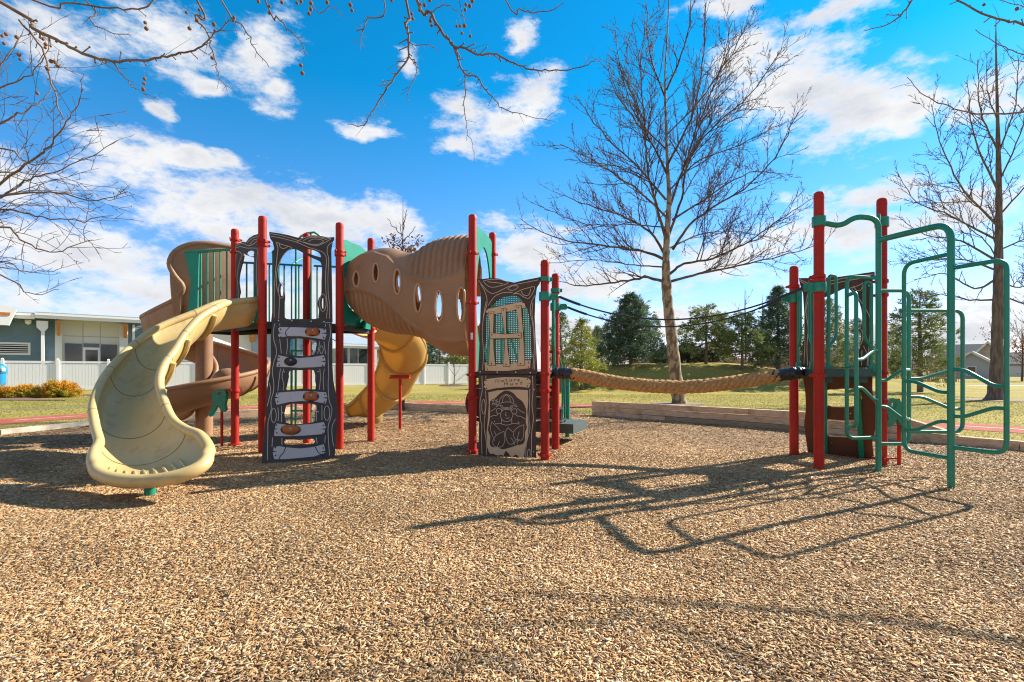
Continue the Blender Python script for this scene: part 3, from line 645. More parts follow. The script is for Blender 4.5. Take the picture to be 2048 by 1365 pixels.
# ================= brown spiral slide
BC = Vector((-5.98, 9.95, 0))
def itp(x, T):
    for (a, b), (c, d) in zip(T, T[1:]):
        if x <= c: t = (x-a)/(c-a); t = max(0, min(1, t)); t = t*t*(3-2*t) if False else t; return b+(d-b)*t
    return T[-1][1]
rows = []
for psi in range(12, 552, 15):
    a = radians(psi); e = Vector((cos(a), -sin(a), 0))
    zb = itp(psi, [(12, 1.98), (60, 1.95), (180, 1.66), (270, 1.2), (360, .84), (450, .50), (520, .32), (560, .26)])
    ro = itp(psi, [(12, 1.08), (40, 1.10), (75, 1.16), (100, 1.02), (140, 1.12), (180, 1.14), (470, 1.12), (560, 1.12)])
    zo = itp(psi, [(12, 3.42), (35, 3.52), (62, 3.46), (76, 3.34), (84, 3.05), (94, 2.72), (115, 2.46), (150, 2.34), (180, 2.24), (270, 1.72), (360, 1.27), (450, .92), (520, .72), (560, .62)])
    zi = zb+itp(psi, [(12, .5), (60, .4), (560, .28)])
    rows.append((BC+e*ro+Vector((0, 0, zo)), BC+e*(.52 if psi > 60 else .62)*(1.25)+Vector((0, 0, zb)), BC+e*.20+Vector((0, 0, zi))))
HOOD = [(472, 495, 9.35), (440, 490, 9.15), (408, 487, 9.0), (378, 490, 8.9), (350, 504, 8.82), (339, 528, 8.78), (350, 553, 8.8), (366, 575, 8.84), (352, 598, 8.9), (318, 616, 9.15), (295, 628, 9.45), (284, 637, 9.85)]
for i, h_ in enumerate(HOOD): rows[i] = (W(*h_), rows[i][1], rows[i][2])
sl2, gb = loft(rows, BRN, 'slide', S, .045, nv=3, label='brown open spiral slide with a tall hood round a centre pole', collars=(), seams=(8, 16, 24), endrim=True)
c = MB(); c.tube([BC+Vector((0, 0, -.02)), BC+Vector((0, 0, 2.2))], .15, 20); c.lathe(BC, [(.42, .62), (.26, .68), (.17, .85)], 20); c.build('centre_pole', BRN, sl2)
for i in (66, 69, 72): flange_arc(gb, i, 2, 20, .02, BRN, sl2, .03)
c = MB(); c.ball((-5.43, 9.78, 1.05), .28, 16, 10, (1, .8, .9)); c.build('pod', BRN, sl2)

# ================= rear tan slide behind the tube, bounced light painted into its colour
ax = [(728, 655, 9.7), (764, 668, 10.3), (792, 688, 10.7), (806, 722, 11.0), (800, 760, 11.3), (778, 795, 11.6), (748, 818, 11.9), (718, 822, 12.0), (704, 822, 12.0)]
C = [W(*q) for q in ax]; rows = []
for i, p in enumerate(C):
    t = (C[min(i+1, len(C)-1)]-C[max(i-1, 0)]); t.z = 0; t.normalize(); n = Vector((-t.y, t.x, 0)); w = .42 if i > 5 else .46
    rl = .30 if i < 7 else .16
    rows.append((p+n*w+Vector((0, 0, rl+(.05 if i < 7 else 0))), p-Vector((0, 0, .16 if i < 7 else .10)), p-n*w+Vector((0, 0, rl-.02))))
sl3, ga = loft(rows, SANDLIT, 'slide', S, .05, label='tan spiral slide with warm bounced light in its colour, seen from behind below the crawl tube', endrim=True, thick=.03, even=True)
for i in (11, 20, 28, 36): flange_arc(ga, i, 0, 36, .038, SANDLIT, sl3, .05)
c = MB(); c.tube([(-2.36, 10.8, -.02), (-2.36, 10.8, 1.08)], .033, 12); c.box((-2.36, 10.8, 1.1), (.42, .2, .03)); c.beam((-2.56, 10.8, 1.14), (-2.16, 10.8, 1.14), .06, .04); c.build('support_leg', RED, sl3)
c = MB(); c.tube([(-3.28, 12.1, .45), (-3.20, 12.1, .0)], [.22, .14], 16); c.build('support_pad', SANDLIT, sl3)

# ================= crawl tube
ts = [(694, 545, 602), (704, 532, 614), (721, 515, 636), (742, 504, 652), (762, 499, 662), (782, 498, 668), (800, 501, 671), (818, 507, 672), (836, 506, 676), (852, 494, 682), (868, 484, 692), (886, 477, 703), (905, 473, 710), (925, 471, 713), (948, 470, 714)]
AX0 = Vector((-2.62, 8.55, 0)); AX1 = Vector((-.44, 8.06, 0)); ad = (AX1-AX0).normalized(); an = Vector((ad.y, -ad.x, 0))
def axpt(px): # axis point seen at that column
    k = (px-CX)/FPX; t = (k*AX0.y-AX0.x)/(ad.x-k*ad.y); return AX0+ad*t
NS, NU = 300, 176
cen = []; 
P = [axpt(q[0]) for q in ts]; sp = []
for q, p in zip(ts, P): sp.append((p.x, CAMZ+(HY-q[1])/FPX*p.y, CAMZ+(HY-q[2])/FPX*p.y))
spt = cr_spline([(a, b, c) for a, b, c in sp], 24)
m = MB(); vs = np.zeros((len(spt), NU, 3)); xa, xb = spt[0].x, spt[-1].x
crl = [(700, 588), (716, 580), (740, 578), (765, 583), (790, 597), (815, 622), (840, 648), (862, 665), (890, 680), (920, 683), (948, 680)]
cru = [(700, 545), (715, 526), (735, 513), (765, 508), (795, 517), (815, 534), (840, 552), (870, 562), (900, 562), (925, 553), (948, 540)]
def yl(px, T): return itp(px, [(a, b) for a, b in T])
def smst(a, b, x): t = max(0, min(1, (x-a)/(b-a))); return t*t*(3-2*t)
rows_px = []
for i, s_ in enumerate(spt):
    p = AX0+ad*((s_.x-AX0.x)/ad.x); px = CX+p.x/p.y*FPX; zt, zb_ = s_.y, s_.z; zc = (zt+zb_)/2; hh = (zt-zb_)/2; f = i/(len(spt)-1)
    hw = .27+.21*smst(0, .42, f)
    for k in range(NU):
        a = 2*pi*k/NU; ca, sa = cos(a), sin(a); ex = .86
        ny = (abs(ca)**ex)*(1 if ca > 0 else -1); nz = (abs(sa)**ex)*(1 if sa > 0 else -1)
        q = p+an*(hw*ny)+Vector((0, 0, zc+hh*nz)); D = q.y; py = HY-(q.z-CAMZ)*FPX/D; pxx = CX+q.x/D*FPX
        off = 0
        d1 = py-yl(px, crl); d2 = yl(px, cru)-py
        if ca > -.2 or True:
            if px < 868 and d1 > 2: # ribbed belly
                e = smst(2, 12, d1)*smst(700, 722, px)*(1-smst(845, 868, px)); off += e*(-.036+.024*abs(sin(px*pi/10.5)))
            if px > 828 and d2 > 2:
                e = smst(2, 12, d2)*smst(828, 845, px); off += e*(-.036+.030*abs(sin(px*pi/11.0)))
            off += .026*math.exp(-(d1/3.6)**2)+.026*math.exp(-(d2/3.6)**2)
        off += .02*(1-smst(0, .012, f))
        q2 = q+(an*ca+Vector((0, 0, sa))).normalized()*off
        vs[i, k] = q2
wins = [(712.7, 559, 5.5, 15), (752, 546, 5.5, 18.5), (794.7, 563.5, 6.3, 24.5), (836, 597.5, 6.6, 27), (878, 613, 7, 31), (922.7, 609, 8, 35)]
def in_win(q, g=1.0):
    px = CX+q[0]/q[1]*FPX; py = HY-(q[2]-CAMZ)*FPX/q[1]
    return any(((px-x)/(rx*g))**2+((py-y)/(ry*g))**2 < 1 for x, y, rx, ry in wins)
thk = .02
fs = []; n = len(spt)
keep = np.ones((n-1, NU), bool)
for i in range(n-1):
    for k in range(NU):
        k2 = (k+1) % NU; c_ = (vs[i, k]+vs[i+1, k2])/2; a = 2*pi*(k+.5)/NU
        if cos(a) > .1 and in_win(c_): keep[i, k] = False
        if cos(a) < -.1:   # the windows of the far side, at the same places along the tube
            pc_ = AX0+ad*((c_[0]-AX0.x)*ad.x+(c_[1]-AX0.y)*ad.y); mirr = Vector((pc_.x, pc_.y, c_[2]))+an*.45
            if in_win(mirr): keep[i, k] = False
inner = np.zeros_like(vs)
for i in range(n):
    p = AX0+ad*((spt[i].x-AX0.x)/ad.x); c_ = np.array((p.x, p.y, (spt[i].y+spt[i].z)/2)); d = vs[i]-c_; inner[i] = c_+d*(1-thk/np.linalg.norm(d, axis=1, keepdims=True)*1.2)
allv = vs.reshape(-1, 3).tolist()+inner.reshape(-1, 3).tolist(); o = n*NU
for i in range(n-1):
    for k in range(NU):
        if keep[i, k]:
            k2 = (k+1) % NU; q = (i*NU+k, i*NU+k2, (i+1)*NU+k2, (i+1)*NU+k); fs.append(q); fs.append(tuple(x+o for x in q[::-1]))
m.add(allv, fs); tb = m.build('crawl_tube', BRN, S, angle=60, label='brown ribbed crawl tube with oval windows bridging the two decks')
def surf(px, py, side=1):   # nearest grid vertex to a picture point, on the near side
    q = vs.reshape(-1, 3); ang = np.tile(np.arange(NU), n)*2*pi/NU; P2 = np.stack([CX+q[:, 0]/q[:, 1]*FPX, HY-(q[:, 2]-CAMZ)*FPX/q[:, 1]], 1)
    d = (P2[:, 0]-px)**2+(P2[:, 1]-py)**2+np.where(np.cos(ang)*side > 0, 0, 1e9); return Vector(q[int(np.argmin(d))])
for (x, y, rx, ry) in wins:
    ring = [surf(x+rx*1.12*cos(a), y+ry*1.03*sin(a)) for a in [2*pi*k/26 for k in range(26)]]
    rs = [(ring[k-1]+ring[k]*2+ring[(k+1) % 26])/4 for k in range(26)]
    c = MB(); c.tube([p+an*.004 for p in rs], .017, 8, closed=True); c.build('window_rim', BRNL if 'BRNL' in globals() else BRN, tb)

# --- teal sheets at the tube ends
def tube_sheet(a, b, pix, hole_ax, hw, zc, hh, name='tube_panel'):
    pl = Pl((a[0], a[1], 0), (b[0], b[1], 0)); pts = [pl.uv(*q) for q in pix]; L = (Vector((b[0]-a[0], b[1]-a[1], 0))).length
    h = [(hole_ax*L+hw*cos(t), zc+hh*sin(t)) for t in [2*pi*k/32 for k in range(32)]]
    m = MB(); m.prism(pts, [h], pl.F, -.012, .012); return m.build(name, TEAL, S, angle=30)
tube_sheet(LP['P3'], LP['P4'], [(686, 480), (694, 481), (705, 487), (718, 491), (728, 500), (737, 505), (741, 512), (741, 650), (737, 661), (688, 655), (686, 600)], .5, .36, 2.60, .38)
m = MB(); m.add([W(723, 657, 8.7), W(738, 660, 9.0), W(739, 641, 9.0), W(731, 637, 8.85), W(727, 657, 8.55), W(741, 660, 8.85), W(741, 641, 8.85), W(735, 637, 8.7)], [(0, 1, 2, 3), (7, 6, 5, 4), (0, 4, 5, 1), (2, 6, 7, 3), (1, 5, 6, 2), (3, 7, 4, 0)]); m.build('gusset', TEAL, S, smooth=False)
tube_sheet(LP['P6'], LP['P7'], [(950, 450), (956, 455), (964, 462), (972, 470), (980, 480), (984, 490), (984, 720), (950, 745)], .52, .37, 2.62-.28, .86)

# ================= panel with the nature game
pn = Pl((LP['P6'][0], LP['P6'][1]-.07, 0), (LP['P8'][0], LP['P8'][1]-.07, 0)); o4 = (920, 500); s4 = 3.104
P4 = lambda L: pn.pts(L, o4, s4)
outer = [(108, 184), (150, 182), (195, 176), (245, 180), (290, 195), (340, 205), (400, 190), (494, 172), (496, 208), (478, 235), (468, 300), (464, 420), (470, 560), (476, 650), (482, 772), (116, 770), (124, 600), (130, 400), (134, 280), (124, 222), (110, 202)]
hole = [(163, 700), (158, 560), (163, 430), (182, 365), (225, 320), (275, 292), (330, 282), (372, 300), (406, 340), (430, 400), (442, 500), (445, 600), (441, 690), (300, 712)]
L4 = [[(118, 190), (150, 230), (180, 262), (212, 272), (260, 252), (320, 224), (400, 207), (490, 188)], [(148, 196), (190, 186), (250, 186), (305, 206), (250, 226), (200, 234), (165, 216), (150, 197)], [(175, 200), (230, 206), (270, 212)], [(300, 241), (328, 226), (366, 228), (342, 250), (312, 252), (300, 242)],
      [(334, 276), (380, 252), (430, 237), (466, 232), (455, 270), (430, 302), (398, 294), (368, 274), (336, 276)], [(385, 258), (395, 280), (425, 285), (440, 258), (442, 242)], [(132, 215), (160, 265), (172, 330), (150, 420), (142, 520), (150, 640), (144, 745)], [(178, 345), (218, 292), (270, 268), (330, 266)], [(468, 285), (446, 330), (440, 390), (456, 470), (464, 600), (456, 740)], [(456, 330), (450, 400), (462, 480), (470, 620), (465, 745)], [(166, 320), (155, 380), (147, 420)]]
pnl = mk_panel(pn, 'window_panel', S, P4(outer), [P4(sm2(hole, 3, True))], [PANEL, PALE, STEEL], lines=[P4(sm2(l, 4)) for l in L4], dots=[pn.uv(920+x/s4, 500+y/s4) for x, y in ((130, 758), (235, 760), (350, 760), (440, 764))])
# perforated green sheet
uvs = P4([(150, 275), (455, 275), (455, 715), (150, 715)]); u0 = min(p[0] for p in uvs); u1 = max(p[0] for p in uvs); v0 = min(p[1] for p in uvs); v1 = max(p[1] for p in uvs)
c = MB(); cs = .0265; nu_, nv_ = int((u1-u0)/cs), int((v1-v0)/cs); vv = []; ff = []
for i in range(nu_):
    for j in range(nv_):
        x, y = u0+(i+.5)*cs, v0+(j+.5)*cs; b0 = len(vv)
        for k in range(8):
            a = pi/4*k+pi/8; vv.append(pn.F(x+cs*.18*cos(a), y+cs*.18*sin(a), -.002))
        for (sx, sy) in ((.5, .207), (.207, .5), (-.207, .5), (-.5, .207), (-.5, -.207), (-.207, -.5), (.207, -.5), (.5, -.207)): vv.append(pn.F(x+cs*sx, y+cs*sy, -.002))
        order = [0, 1, 2, 3, 4, 5, 6, 7]
        for k in range(8): k2 = (k+1) % 8; ff.append((b0+k, b0+8+k, b0+8+k2, b0+k2))
        for (sx, sy, q, r_) in ((.5, .5, 0, 1), (-.5, .5, 2, 3), (-.5, -.5, 4, 5), (.5, -.5, 6, 7)):
            vv.append(pn.F(x+cs*sx, y+cs*sy, -.002)); ff.append((b0+8+q, len(vv)-1, b0+8+r_))
c.add(vv, ff); c.build('perforated_sheet', GRN, pnl, smooth=False)
slats = [[(165, 385), (180, 368), (380, 325), (405, 333), (413, 360), (300, 385), (170, 411), (174, 398)], [(158, 698), (180, 708), (300, 712), (430, 686), (443, 686), (440, 735), (300, 752), (162, 751)],
         [(183, 390), (215, 388), (212, 500), (214, 620), (225, 716), (186, 716), (194, 550), (190, 450)], [(262, 368), (290, 366), (292, 500), (300, 600), (316, 722), (275, 722), (285, 600), (281, 480)], [(354, 352), (384, 350), (394, 480), (402, 600), (406, 715), (364, 716), (376, 600), (372, 480)],
         [(194, 518), (290, 526), (385, 518), (386, 548), (290, 550), (196, 552)]]
for i, s_ in enumerate(slats):
    b0 = .019 if i < 2 else (.026 if i < 5 else .033); c = MB(); pp = P4(s_); cxm = sum(p[0] for p in s_)/len(s_); cym = sum(p[1] for p in s_)/len(s_)
    c.prism([(p[0], p[1]) for p in P4([(cxm+(x-cxm)*1.0+(3 if x > cxm else -3), cym+(y-cym)+(3 if y > cym else -3)) for x, y in s_])], [], pn.F, b0-.001, b0+.004, 1); c.prism(pp, [], pn.F, b0, b0+.0075, 0)
    ends = [(s_[0][0]+12, s_[0][1]+14), (s_[len(s_)//2-1][0]-10, s_[len(s_)//2-1][1]-10)]
    xs = [p[0] for p in s_]; ys = [p[1] for p in s_]
    ends = [((xs[0]+12), ys[0]+12), (max(xs)-14, (ys[2]+ys[3])/2)] if i in (0, 5) else ([(200-25, 712), (430, 700), (175, 742), (430, 728)] if i == 1 else [((xs[0]+xs[1])/2, min(ys)+10), ((xs[4]+xs[5])/2-4, max(ys)-9)])
    for (x, y) in ends: c.prism(P4(ell(x, y, 4, 4, 8)), [], pn.F, b0+.006, b0+.010, 1)
    c.build('slat', [BEIGE, INK], pnl, smooth=False)
o5 = (940, 740); s5 = 7.183; P5 = lambda L: pn.pts(L, o5, s5)
outer = [(128, 78), (952, 80), (950, 300), (956, 500), (946, 900), (952, 1262), (128, 1238), (136, 900), (140, 500), (134, 300)]
board = [(275, 325), (400, 296), (560, 285), (700, 285), (840, 292), (845, 450), (832, 600), (850, 800), (838, 1000), (800, 1120), (785, 1258), (715, 1256), (690, 1222), (655, 1215), (625, 1252), (600, 1250), (560, 1190), (530, 1162), (510, 1180), (490, 1232), (450, 1215), (430, 1228), (380, 1222), (345, 1198), (310, 1210), (285, 1180), (258, 1100), (250, 900), (270, 700), (282, 500)]
blob = [(300, 600), (295, 480), (320, 430), (380, 400), (440, 340), (520, 297), (590, 310), (650, 350), (690, 400), (760, 450), (800, 520), (820, 600), (810, 750), (828, 820), (800, 900), (800, 1000), (770, 1065), (690, 1080), (620, 1105), (540, 1128), (470, 1138), (400, 1110), (330, 1108), (295, 1060), (305, 960), (270, 860), (290, 740)]
sign = [(213, 178), (235, 136), (360, 118), (500, 106), (700, 106), (840, 116), (882, 152), (882, 195), (858, 258), (700, 240), (500, 252), (380, 265), (246, 292), (210, 240), (226, 214)]
circ = lambda x, y, r: [(x+r*cos(2*pi*k/20), y+r*sin(2*pi*k/20)) for k in range(20)]
LN = [[(430, 472), (445, 420), (482, 375), (535, 355), (598, 380), (630, 430), (645, 470)], [(385, 530), (430, 488), (530, 460), (620, 475), (690, 525), (640, 515), (590, 520)], [(385, 530), (430, 512), (480, 515)], [(478, 455), (490, 400), (535, 358)], [(592, 455), (578, 400), (535, 358)], [(462, 600), (500, 570), (535, 560), (580, 570), (612, 600)], [(462, 575), (500, 545), (540, 560), (575, 545), (612, 572)], [(450, 525), (482, 560)], [(470, 518), (502, 552)], [(612, 518), (578, 552)], [(632, 525), (600, 560)], [(515, 540), (555, 540), (555, 565), (515, 565), (515, 540)],
      [(447, 632), (458, 690), (490, 728), (540, 742), (588, 726), (618, 682), (630, 632)], [(531, 605), (520, 650), (541, 660)], [(525, 685), (550, 698), (576, 683)], [(466, 702), (466, 770), (500, 788), (540, 792), (580, 786), (610, 766), (610, 702)], [(370, 774), (466, 770)], [(610, 766), (726, 776)],
      [(310, 596), (350, 570), (388, 548)], [(298, 676), (350, 655), (392, 655), (412, 632)], [(688, 550), (740, 592), (800, 620)], [(664, 636), (690, 662), (740, 668), (810, 710)],
      [(325, 745), (305, 850), (350, 970), (388, 942)], [(450, 872), (400, 818), (325, 745)], [(388, 942), (372, 905), (358, 876)], [(500, 880), (400, 930), (342, 1010), (352, 1080), (410, 1110), (480, 1090), (512, 1000), (500, 880)], [(400, 1115), (414, 1075), (438, 1022)], [(555, 826), (520, 900), (540, 1010), (582, 1066), (640, 1050), (672, 1000)], [(630, 892), (590, 860), (555, 826)], [(652, 1075), (630, 1020), (596, 970)],
      [(785, 785), (690, 830), (636, 900), (650, 980), (700, 998), (758, 1004), (782, 920), (785, 785)], [(690, 1068), (690, 1000), (712, 900), (722, 890)],
      [(320, 430), (345, 462), (330, 500), (360, 478), (372, 500), (395, 492), (380, 462), (420, 462), (390, 440), (410, 425), (372, 440), (360, 415), (348, 445), (320, 430)],
      [(182, 88), (186, 300), (156, 450), (160, 700), (180, 800), (176, 1000), (182, 1210)], [(235, 300), (242, 500), (214, 800), (246, 1040), (246, 1215)], [(236, 85), (238, 120)], [(905, 88), (914, 300), (900, 500), (920, 700), (896, 900), (892, 1250)], [(868, 275), (866, 500), (855, 700), (870, 850), (818, 1060), (812, 1250)], [(862, 85), (860, 105)]]
CL = [circ(427, 592, 38), circ(648, 595, 38), ell(205, 530, 25, 106), ell(855, 1200, 20, 62)]
TXT = [[(372, 180), (388, 135), (420, 182), (432, 132)], [(488, 152), (468, 148), (458, 162), (470, 172), (486, 160)], [(490, 150), (492, 172)], [(532, 128), (526, 168), (540, 170)], [(518, 146), (548, 142)], [(582, 140), (580, 160), (592, 165), (606, 158), (610, 136)], [(610, 140), (610, 164)], [(648, 138), (646, 166)], [(648, 146), (662, 136), (672, 140)], [(697, 152), (722, 146), (714, 134), (698, 140), (696, 156), (710, 164), (724, 158)], [(748, 158), (748, 168)],
       [(510, 178), (502, 224)], [(552, 176), (546, 222)], [(506, 202), (550, 200)], [(592, 194), (590, 212), (602, 220), (616, 212), (620, 194)], [(620, 196), (622, 220)], [(670, 192), (668, 218)], [(670, 200), (684, 190), (696, 198), (696, 218)], [(748, 172), (742, 210), (758, 214)], [(730, 188), (766, 186)]]
gp = mk_panel(pn, 'game_panel', S, P5(outer), [], [PANEL, PALE, BEIGE, PANEL, STEEL], fills=[(P5(board), 2), (P5(sm2(blob, 2, True)), 3)], lines=[P5(sm2(l, 4)) for l in LN], closed=[P5(c_) for c_ in CL], lw=.0085)
c = MB(); c.prism(P5([(x+(4 if x > 540 else -4), y+(4 if y > 190 else -4)) for x, y in sign]), [], pn.F, .018, .0215, 1); c.prism(P5(sign), [], pn.F, .019, .0255, 0)
for l in TXT: c.ribbon(P5(l), pn.F, .0085, .025, .028, mi=1)
for (x, y) in ((242, 154), (834, 134), (250, 268), (836, 232)): c.prism(P5(ell(x, y, 10, 10, 8)), [], pn.F, .025, .029, 1)
for tri in (((213, 218), (278, 220), (222, 212)), ((882, 186), (820, 196), (880, 196))): c.prism(P5(list(tri)), [], pn.F, .025, .029, 1)
c.build('name_board', [BEIGE, INK], gp, smooth=False, label='beige board lettered Nature Hunt')
for (x, y) in ((156, 270), (931, 281), (365, 742), (708, 752), (362, 1008), (708, 1018), (925, 1175)):
    c = MB(); c.lathe(pn.F(*pn.uv(940+x/s5, 740+y/s5), .024), [(.009, 0), (.008, .004), (.002, .006)], 10, axis=pn.N); c.build('bolt', STEEL, gp)
# ring behind the panel, label on post, stairs
c = MB(); q = W(966, 806, 8.1); c.tube([q+Vector((.25*cos(a), .05*cos(a), .28*sin(a))) for a in [2*pi*k/28 for k in range(28)]], .03, 8, closed=True); c.lathe(q+Vector((0, .03, 0)), [(.24, 0), (.24, .01)], 24, axis=(0, -1, 0)); c.build('talk_wheel', mat('dark_red_plastic', (.12, .012, .008), .5), S)
c = MB(); vs_ = []; 
for z in (1.71, 1.81):
    for a in (-1.95, -1.75, -1.55, -1.35): vs_.append((LP['P6'][0]+cos(a)*(PR+.0015), LP['P6'][1]+sin(a)*(PR+.0015), z))
c.add(vs_, [(i, i+1, i+5, i+4) for i in range(3)]); c.build('sticker', LABELW, S)
a7 = Vector((*LP['P7'], 0)); a9 = Vector((*LP['P9'], 0)); dr = (a9-a7).normalized(); bk = Vector((-dr.y, dr.x, 0)); PERF = mat('perforated_steel', (.03, .035, .035), .5, col2=(.16, .18, .18), scale=60, detail=0, lo=.56, hi=.6)
stp = MB()
for k, z in enumerate((1.03, .82, .61, .40)):
    c0 = (a7+a9)/2+bk*(.12+.24*k)+dr*.0; ang = atan2(dr.y, dr.x)
    stp.mi = 0; stp.box((c0.x, c0.y, z), (.86, .27, .035), ang)
    c1 = c0-bk*.125; stp.mi = 1; stp.box((c1.x, c1.y, z+.10), (.84, .01, .17), ang)
    stp.mi = 2; stp.box((c1.x, c1.y-.012, z), (.86, .012, .02), ang)
stp.mi = 0
stp.build('stairs', [DECK, PERF, STEEL], S, smooth=False)
c = MB(); c0 = W(1118, 850, 9.0); c.box((.86, 9.15, .27), (.75, .85, .16), atan2(dr.y, dr.x)); c.build('transfer_step', mat('grey_green_step', (.06, .085, .075), .6), S, smooth=False)
c = MB(); c.tube([(1.04, 9.6, 0), (1.04, 9.6, 1.05)], .045, 12); c.ball((1.04, 9.6, 1.07), .055, 12, 8); c.tube(fillet([(1.02, 9.58, .98), (.94, 9.5, .95), (.93, 9.5, .3), (1.02, 9.58, .25)], .1), .018, 8); c.build('handrail', GRN, S)
for s_ in (-.38, .40):
    p0 = (a7+a9)/2+dr*s_; c = MB(); c.tube(fillet([p0+Vector((0, 0, 1.25)), p0+Vector((0, 0, 1.95)), p0+bk*.25+Vector((0, 0, 1.95)), p0+bk*.9+Vector((0, 0, 1.15)), p0+bk*.95+Vector((0, 0, .35))], .15), .018, 8); c.build('handrail', GRN, S)
# slide-support brackets with step pods
def pod(parent, x, y, pxz, rodx, mirror=1):
    c = MB(); n = 24; body = [(-.02, .30), (.10, .32), (.16, .22), (.15, .08), (.13, -.05), (.15, -.14), (.10, -.20), (.04, -.15), (-.01, -.05), (-.05, -.12), (-.14, -.30), (-.20, -.26), (-.13, -.1), (-.11, .04), (-.13, .20)]
    body = [(a*.8*mirror, b*.72) for a, b in body]
    hole_ = [(.03*mirror+.035*cos(t), .14+.05*sin(t)) for t in [2*pi*k/14 for k in range(14)]]
    c.prism(sm2(body, 3, True), [hole_], lambda u, v, w: (x+u, y-w, pxz+v), -.035, .035); b = c.build('bracket', GRN, parent, angle=30)
    c = MB(); c.tube([(x+rodx, y, 0), (x+rodx, y, pxz-.10)], .022, 10); c.beam((x+rodx, y, pxz+.21), (x+.2*mirror, y, pxz+.21), .03, .03); c.build('bracket_rod', RED, b); return b
pod(S, -4.80, 8.40, .72, .04)
# grab rails at the rope side of the middle deck
def grab(parent, p, d, z0, z1, w=.11, r=.018):
    p = Vector((p[0], p[1], 0)); d = Vector((d[0], d[1], 0)).normalized(); c = MB()
    c.tube(fillet([p+Vector((0, 0, z0)), p+Vector((0, 0, z1)), p+d*w+Vector((0, 0, z1)), p+d*w+Vector((0, 0, z0+.42)), p+d*.01+Vector((0, 0, z0+.30))], .055, 7), r, 10)
    c.box((p.x, p.y-.01, z0+.02), (.07, .03, .10)); c.ball((p.x, p.y-.03, z0-.01), .02, 8, 6); return c.build('grab_rail', GRN, parent)
def bracket(parent, p, z, d):
    c = MB(); c.lathe((p[0], p[1], z), [(PR, -.06), (PR+.02, -.06), (PR+.024, -.04), (PR+.024, .04), (PR+.02, .06), (PR, .06)], 22); d = Vector((d[0], d[1], 0)).normalized()
    q = Vector((p[0], p[1], z)); c.beam(q+d*.06, q+d*.17, .05, .09); c.ball(q+d*.17, .035, 10, 8); return c.build('cable_bracket', GRN, parent)
e89 = (Vector(LP['P9'])-Vector(LP['P8'])).normalized(); P8v = Vector(LP['P8']); P9v = Vector(LP['P9'])
grab(S, P8v+e89*.13, e89, 1.27, 2.42); grab(S, P9v-e89*.12, -e89, 1.27, 2.42)
for z in (2.52,): 
    for q in ('P8', 'P9'):
        c = MB(); c.lathe((*LP[q], z), [(PR, -.03), (PR+.018, -.03), (PR+.018, .03), (PR, .03)], 20); c.box((LP[q][0]+.08, LP[q][1], z), (.05, .04, .05)); c.build('clamp', GRN, S)
bracket(S, LP['P8'], 2.28, (1, .0)); bracket(S, LP['P9'], 2.26, (1, -.1))

# ================= right tower
A = Vector((3.873, 6.46, 0)); B = Vector((4.114, 7.47, 0)); Cc = Vector((4.84, 6.70, 0))
T = thing('climbing_tower', ((A+B+Cc)/3).to_tuple(), 'triangular red posted deck with a green loop climber and a brown leaning climbing board', 'play structure')
post(T, A.x, A.y, 3.51, (2.44, 2.39, 1.19)); post(T, B.x, B.y, 2.78, (2.48,)); post(T, Cc.x, Cc.y, 3.51, (2.42, 2.24, 1.22, .86, .10))
def p2(v): return (v.x, v.y)
deck(T, [p2(A), p2(Cc), p2(B)], 1.275)
c = MB(); c.beam((A.x+.05, A.y-.02, 1.225), (Cc.x-.05, Cc.y-.02, 1.225), .04, .10); c.beam((A.x, A.y+.07, 1.225), (B.x, B.y-.07, 1.225), .04, .10); c.box((4.05, 6.62, 1.14), (.14, .08, .09), .2); c.box((4.55, 6.72, 1.14), (.2, .08, .09), .2); c.build('deck_edge', DECKE, T, smooth=False)
pc_ = Pl((B.x, B.y, 0), (Cc.x, Cc.y, 0)); o7 = (1560, 520); s7 = 3.25; P7 = lambda L: pc_.pts(L, o7, s7)
outer = [(125, 120), (200, 119), (290, 118), (400, 110), (520, 92), (616, 78), (618, 110), (604, 128), (602, 700), (140, 700), (158, 500), (160, 350), (152, 220), (132, 160)]
hole = [(222, 250), (290, 246), (380, 205), (430, 184), (462, 200), (505, 255), (530, 320), (536, 400), (528, 438), (502, 470), (496, 530), (505, 545), (530, 548), (510, 600), (500, 690), (240, 690), (220, 600), (212, 480), (222, 350)]
L7 = [[(130, 128), (175, 150), (220, 165)], [(135, 140), (190, 185), (175, 260), (162, 400), (165, 550), (158, 680)], [(180, 180), (190, 240), (172, 330), (185, 450), (178, 560), (182, 690)], [(200, 150), (320, 140), (450, 115), (610, 95)], [(220, 175), (330, 160), (450, 135), (600, 112)], [(450, 188), (520, 165), (540, 150)], [(470, 190), (520, 260), (560, 320), (590, 400), (580, 560), (575, 690)], [(480, 170), (500, 200), (530, 195), (542, 160)], [(535, 590), (532, 690)], [(545, 560), (570, 620), (568, 690)], [(500, 480), (510, 450), (530, 440)]]
mk_panel(pc_, 'arch_panel', T, P7(outer), [P7(sm2(hole, 2, True)), P7(ell(519, 500, 11, 38))], [PANEL, PALE, STEEL], lines=[P7(sm2(l, 4)) for l in L7], closed=[P7(ell(519, 500, 22, 52))], dots=[pc_.uv(1560+580/s7, 520+170/s7)])
TLc = pc_.F(*pc_.uv(1606, 748), .0); TRc = pc_.F(*pc_.uv(1745, 748), .0); BMc = (G(1617, 909)+G(1748, 920))/2
pe = Pl(TLc, TRc, BMc+(TLc-TRc)/2); PE = lambda L: pe.pts(L, o7, s7)
outer = [(148, 745), (165, 850), (170, 950), (160, 1080), (172, 1180), (190, 1290), (612, 1330), (612, 1290), (600, 1190), (622, 1090), (622, 950), (600, 840), (602, 745)]
